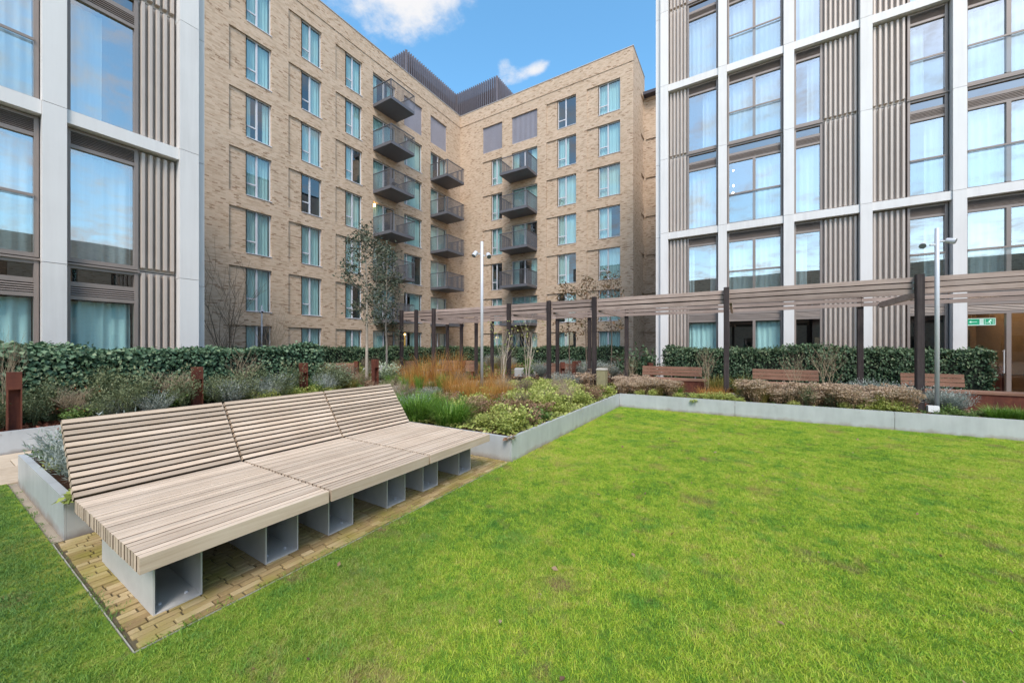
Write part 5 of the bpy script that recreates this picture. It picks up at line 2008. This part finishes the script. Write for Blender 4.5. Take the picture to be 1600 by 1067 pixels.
def chips(name, mat, n, x0, x1, y0, y1, z, ln, wd, label, cat):
    r = np.random.default_rng(n)
    c = np.stack([r.uniform(x0, x1, n), r.uniform(y0, y1, n), z + r.uniform(0, .03, n)], 1)
    d = r.normal(0, 1, (n, 3))
    d[:, 2] *= .25
    L = ln * r.uniform(.5, 1.4, n)
    v, f = leaf_arrays(c, d, np.tile([0, 0, 1.0], (n, 1)) + r.normal(0, .5, (n, 3)), L, L * wd)
    t = r.uniform(0, 1, n)
    solo(name, np_mesh(name, mat, v, f, np.concatenate([t, t])), label, cat, kind='stuff')


chips('bark_mulch', 'mulch_chip', 9000, -9.5, -8.62, -.6, 9.3, SZ + .005, .06, .45, 'red brown bark chips spread below the ivy hedge', 'mulch')
chips('fallen_leaves', 'rust_leaf', 4500, -6.5, -2.52, 4.1, 9.0, SZ + .005, .05, .7, 'brown fallen leaves lying between the corner bed plants', 'leaves')
chips('fallen_leaves', 'rust_leaf', 4200, -2.4, 8.5, 9.12, 10.5, SZ + .008, .045, .7, 'brown fallen leaves lying in the long bed', 'leaves')
chips('ground_cover', 'lime_leaf', 14000, -5.2, -2.53, 4.15, 9.0, SZ + .05, .05, .8, 'yellow green ground cover filling the corner bed', 'ground cover')
chips('ground_cover', 'green_leaf', 5000, -2.4, 5.0, 9.14, 10.4, SZ + .02, .04, .7, 'thin green ground cover in the long bed', 'ground cover')
chips('ground_cover', 'green_leaf', 14000, -20.8, -9.3, 6.5, 24.5, .16, .13, .6, 'low green ground cover in the far beds', 'ground cover')
chips('ground_cover', 'rust_leaf', 7000, -19.5, -3.0, 13.1, 24.0, .18, .12, .5, 'brown winter ground cover in the far beds', 'ground cover')

chips('fallen_leaves', 'rust_leaf', 150, -2.3, 6.0, .8, 8.9, .022, .035, .7, 'few brown leaves fallen on the mown lawn', 'leaves')
# ---- far garden shrubs
for (x, y) in scatter(34, -19.5, -10.8, 7.2, 13.0, .9):
    k = random.choice(('green', 'rust', 'olive', 'orange_low', 'pale', 'twiggy', 'lime'))
    plant(k, x, y, .12, 'low shrub in the far bed towards the long brick wing', 'low shrubs in the far bed by the long wing', random.uniform(1.0, 1.7) if k != 'pale' else .9)
for (x, y) in scatter(40, -16, -3.4, 13.2, 22.5, 1.0):
    k = random.choice(('green', 'rust', 'olive', 'silver', 'lime', 'twiggy', 'orange_low'))
    plant(k, x, y, .12, 'low shrub in the far bed behind the pergola', 'low shrubs in the far bed behind the pergola', random.uniform(1.0, 1.7))
for (px, py) in ((845, 588), (880, 586), (905, 588), (960, 588), (890, 580), (935, 584)):
    plant('silver', *gp(px, py, .2), 'silver shrub behind the pergola front posts', 'silver shrubs behind the pergola posts', 1.3)
plant('dark', *[a_ for a_ in ( *(ray(993) * 14.0), .05)], 'large dark rounded laurel shrub by the white corner column', sc=1.5)
plant('dark', *[a_ for a_ in (*(ray(1013) * 13.6), .05)], 'smaller dark rounded laurel shrub leaning on the larger one', sc=1.15)
for (px, Y_, s_) in ((1120, 13.0, 1.0), (1160, 12.9, 1.0)):
    plant('olive', x_at(px, Y_), Y_, .05, 'olive brown grass tuft between the timber benches', 'olive tufts between the timber benches', 1.6)

# ---- trees
def tree(name, loc, label, cat, seed, h, r0, crown, leaf_mat, bark, nleaf, ln, wd, clear, sp, nb=(9, 5, 3), spread=.75, group=None, levels=2, up=.7):
    rg = random.Random(seed)
    T = root(name, loc, label, cat, group)
    x, y, z = loc
    limbs = []
    top = z + h
    trunk = [(x, y, z)]
    n = 7
    for k in range(1, n + 1):
        trunk.append((x + rg.uniform(-.02, .02) * h * .35, y + rg.uniform(-.02, .02) * h * .35, z + h * k / n))
    limbs.append((trunk, [r0 * (1 - .82 * k / n) for k in range(n + 1)]))
    tips = [Vector(trunk[-1])]
    nbr = nb[0] * 3
    for i in range(nbr):
        t = clear + (1 - clear) * (i + rg.random()) / nbr
        k = min(int(t * n), n - 1)
        a = Vector(trunk[k]).lerp(Vector(trunk[k + 1]), t * n - k)
        az = i * 2.4 + rg.uniform(-.5, .5)
        prof = math.sin(math.pi * min(1, max(0.12, (t - clear) / (1 - clear)) ** .8 * .86 + .1))
        L = crown * (.35 + .65 * prof) * rg.uniform(.7, 1.15)
        d = Vector((math.cos(az), math.sin(az), rg.uniform(.2, up * 1.6)))
        sub_l, sub_t = branch_tree(rg, tuple(a), L, spread, levels - 1, r0 * .28, nb[1:], .2)
        # tilt the little branch system towards d
        q = Vector((0, 0, 1)).rotation_difference(d.normalized())
        for pts, rad in sub_l:
            limbs.append(([tuple(a + q @ (Vector(pp) - a)) for pp in pts], rad))
        tips += [a + q @ (Vector(pp) - a) for pp in sub_t]
    me = limbs_mesh(limbs, bark, loc, 6, .004)
    put('trunk', me, T, loc)
    if nleaf:
        cm = leaves_around(np.random.default_rng(seed), [tuple(t_ - Vector(loc)) for t_ in tips], nleaf, sp, ln, wd, leaf_mat)
        put('crown', cm, T, loc)
    return T


p = ray(573) * 11.6
tree('evergreen_tree', (float(p[0]), float(p[1]), SZ), 'slim evergreen oak with sparse grey green crown and pale trunk beyond the bench', 'tree', 21, 4.75, .055, .62, 'holm_leaf', 'bark_pale', 2300, .10, .45, .42, .10)
p = ray(604) * 14.0
tree('evergreen_tree', (float(p[0]), float(p[1]), .1), 'second slim evergreen oak behind the first, before the grey balconies', 'tree', 22, 4.9, .05, .60, 'holm_leaf', 'bark_pale', 2200, .11, .45, .36, .11)
for (px, d_, h, sd_, lb) in ((889, 15.5, 3.9, 23, 'small young tree with sparse browning leaves behind the pergola, lowest crown of three'), (916, 15.8, 4.2, 24, 'small young tree with sparse browning leaves behind the pergola, middle one of three'),
                             (955, 16.0, 4.5, 25, 'small young tree with sparse browning leaves behind the pergola, widest crown of three')):
    p = ray(px) * d_
    tree('young_tree', (float(p[0]), float(p[1]), .1), lb, 'tree', sd_, h, .030, .55, 'autumn_leaf', 'bark_brown', 420, .12, .5, .42, .10, (6, 4, 2))


def birch(px, py, label, seed, hh):
    x, y, z = gp(px, py, SZ)
    T = root('birch', (x, y, z), label, 'tree', 'multi-stem white birches')
    rg = random.Random(seed)
    tips = []
    for i in range(5):
        ln = rg.uniform(-.22, .22)
        a0 = (x + rg.uniform(-.06, .06), y + rg.uniform(-.06, .06), z)
        l_, t_ = branch_tree(rg, a0, hh * rg.uniform(.75, 1.05), .35, 1, .008, (3,), .04, ln * .7)
        put('stem', limbs_mesh(l_, 'bark_birch', (x, y, z), 5, .0022), T, (x, y, z))
        tips += t_
    put('crown', leaves_around(np.random.default_rng(seed), [tuple(Vector(t_) - Vector((x, y, z))) for t_ in tips], 70, .05, .06, .7, 'lime_leaf'), T, (x, y, z))


birch(786, 606, 'young multi-stem birch with white stems beside the slim lamp mast', 61, 1.55)
birch(824, 604, 'young multi-stem birch with white stems between the pergola posts', 62, 1.75)


def bare(loc, h, label, k=0, w_=1.0):
    solo('bare_shrub', PM['bare'][k], label, 'shrub', loc, None, None, random.uniform(0, 6), (h * w_, h * w_, h))


p = ray(352) * 11.8
bare((float(p[0]), float(p[1]), .1), 3.5, 'tall leafless shrub rising above the ivy hedge against the brick wall', 0, .62)
p = ray(425) * 12.5
bare((float(p[0]), float(p[1]), .1), 2.6, 'lower leafless shrub above the ivy hedge beside the thin lamp mast', 1, .6)
bare((-9.1, y_at(10, -9.1), SZ), 1.45, 'thin sapling with few leaves beside the first bollard light', 1, .35)
bare((-9.3, y_at(385, -9.3), SZ), 1.2, 'pale leafless shrub in front of the ivy hedge', 1, .7)
bare((x_at(1105, 12.7), 12.7, .05), 1.5, 'pale leafless shrub at the end of the timber bench by the hedge start', 1, .5)
bare((x_at(1290, 12.5), 12.5, .05), 1.6, 'pale leafless shrub beside the middle timber bench', 1, .6)
bare((x_at(1240, 12.4), 12.4, .05), 1.35, 'fine leafless shrub before the back of the middle timber bench', 1, .5)
bare((x_at(986, 11.9), 11.9, .05), 1.2, 'pale leafless stems before the dark rounded shrub', 1, .45)
bare((7.1, 11.2, .05), 1.9, 'wide leafless shrub before the lobby door', 1, 1.3)
bare((x_at(800, 10.6), 10.6, .1), 1.5, 'leafless climber at the foot of a pergola post', 0, .4)
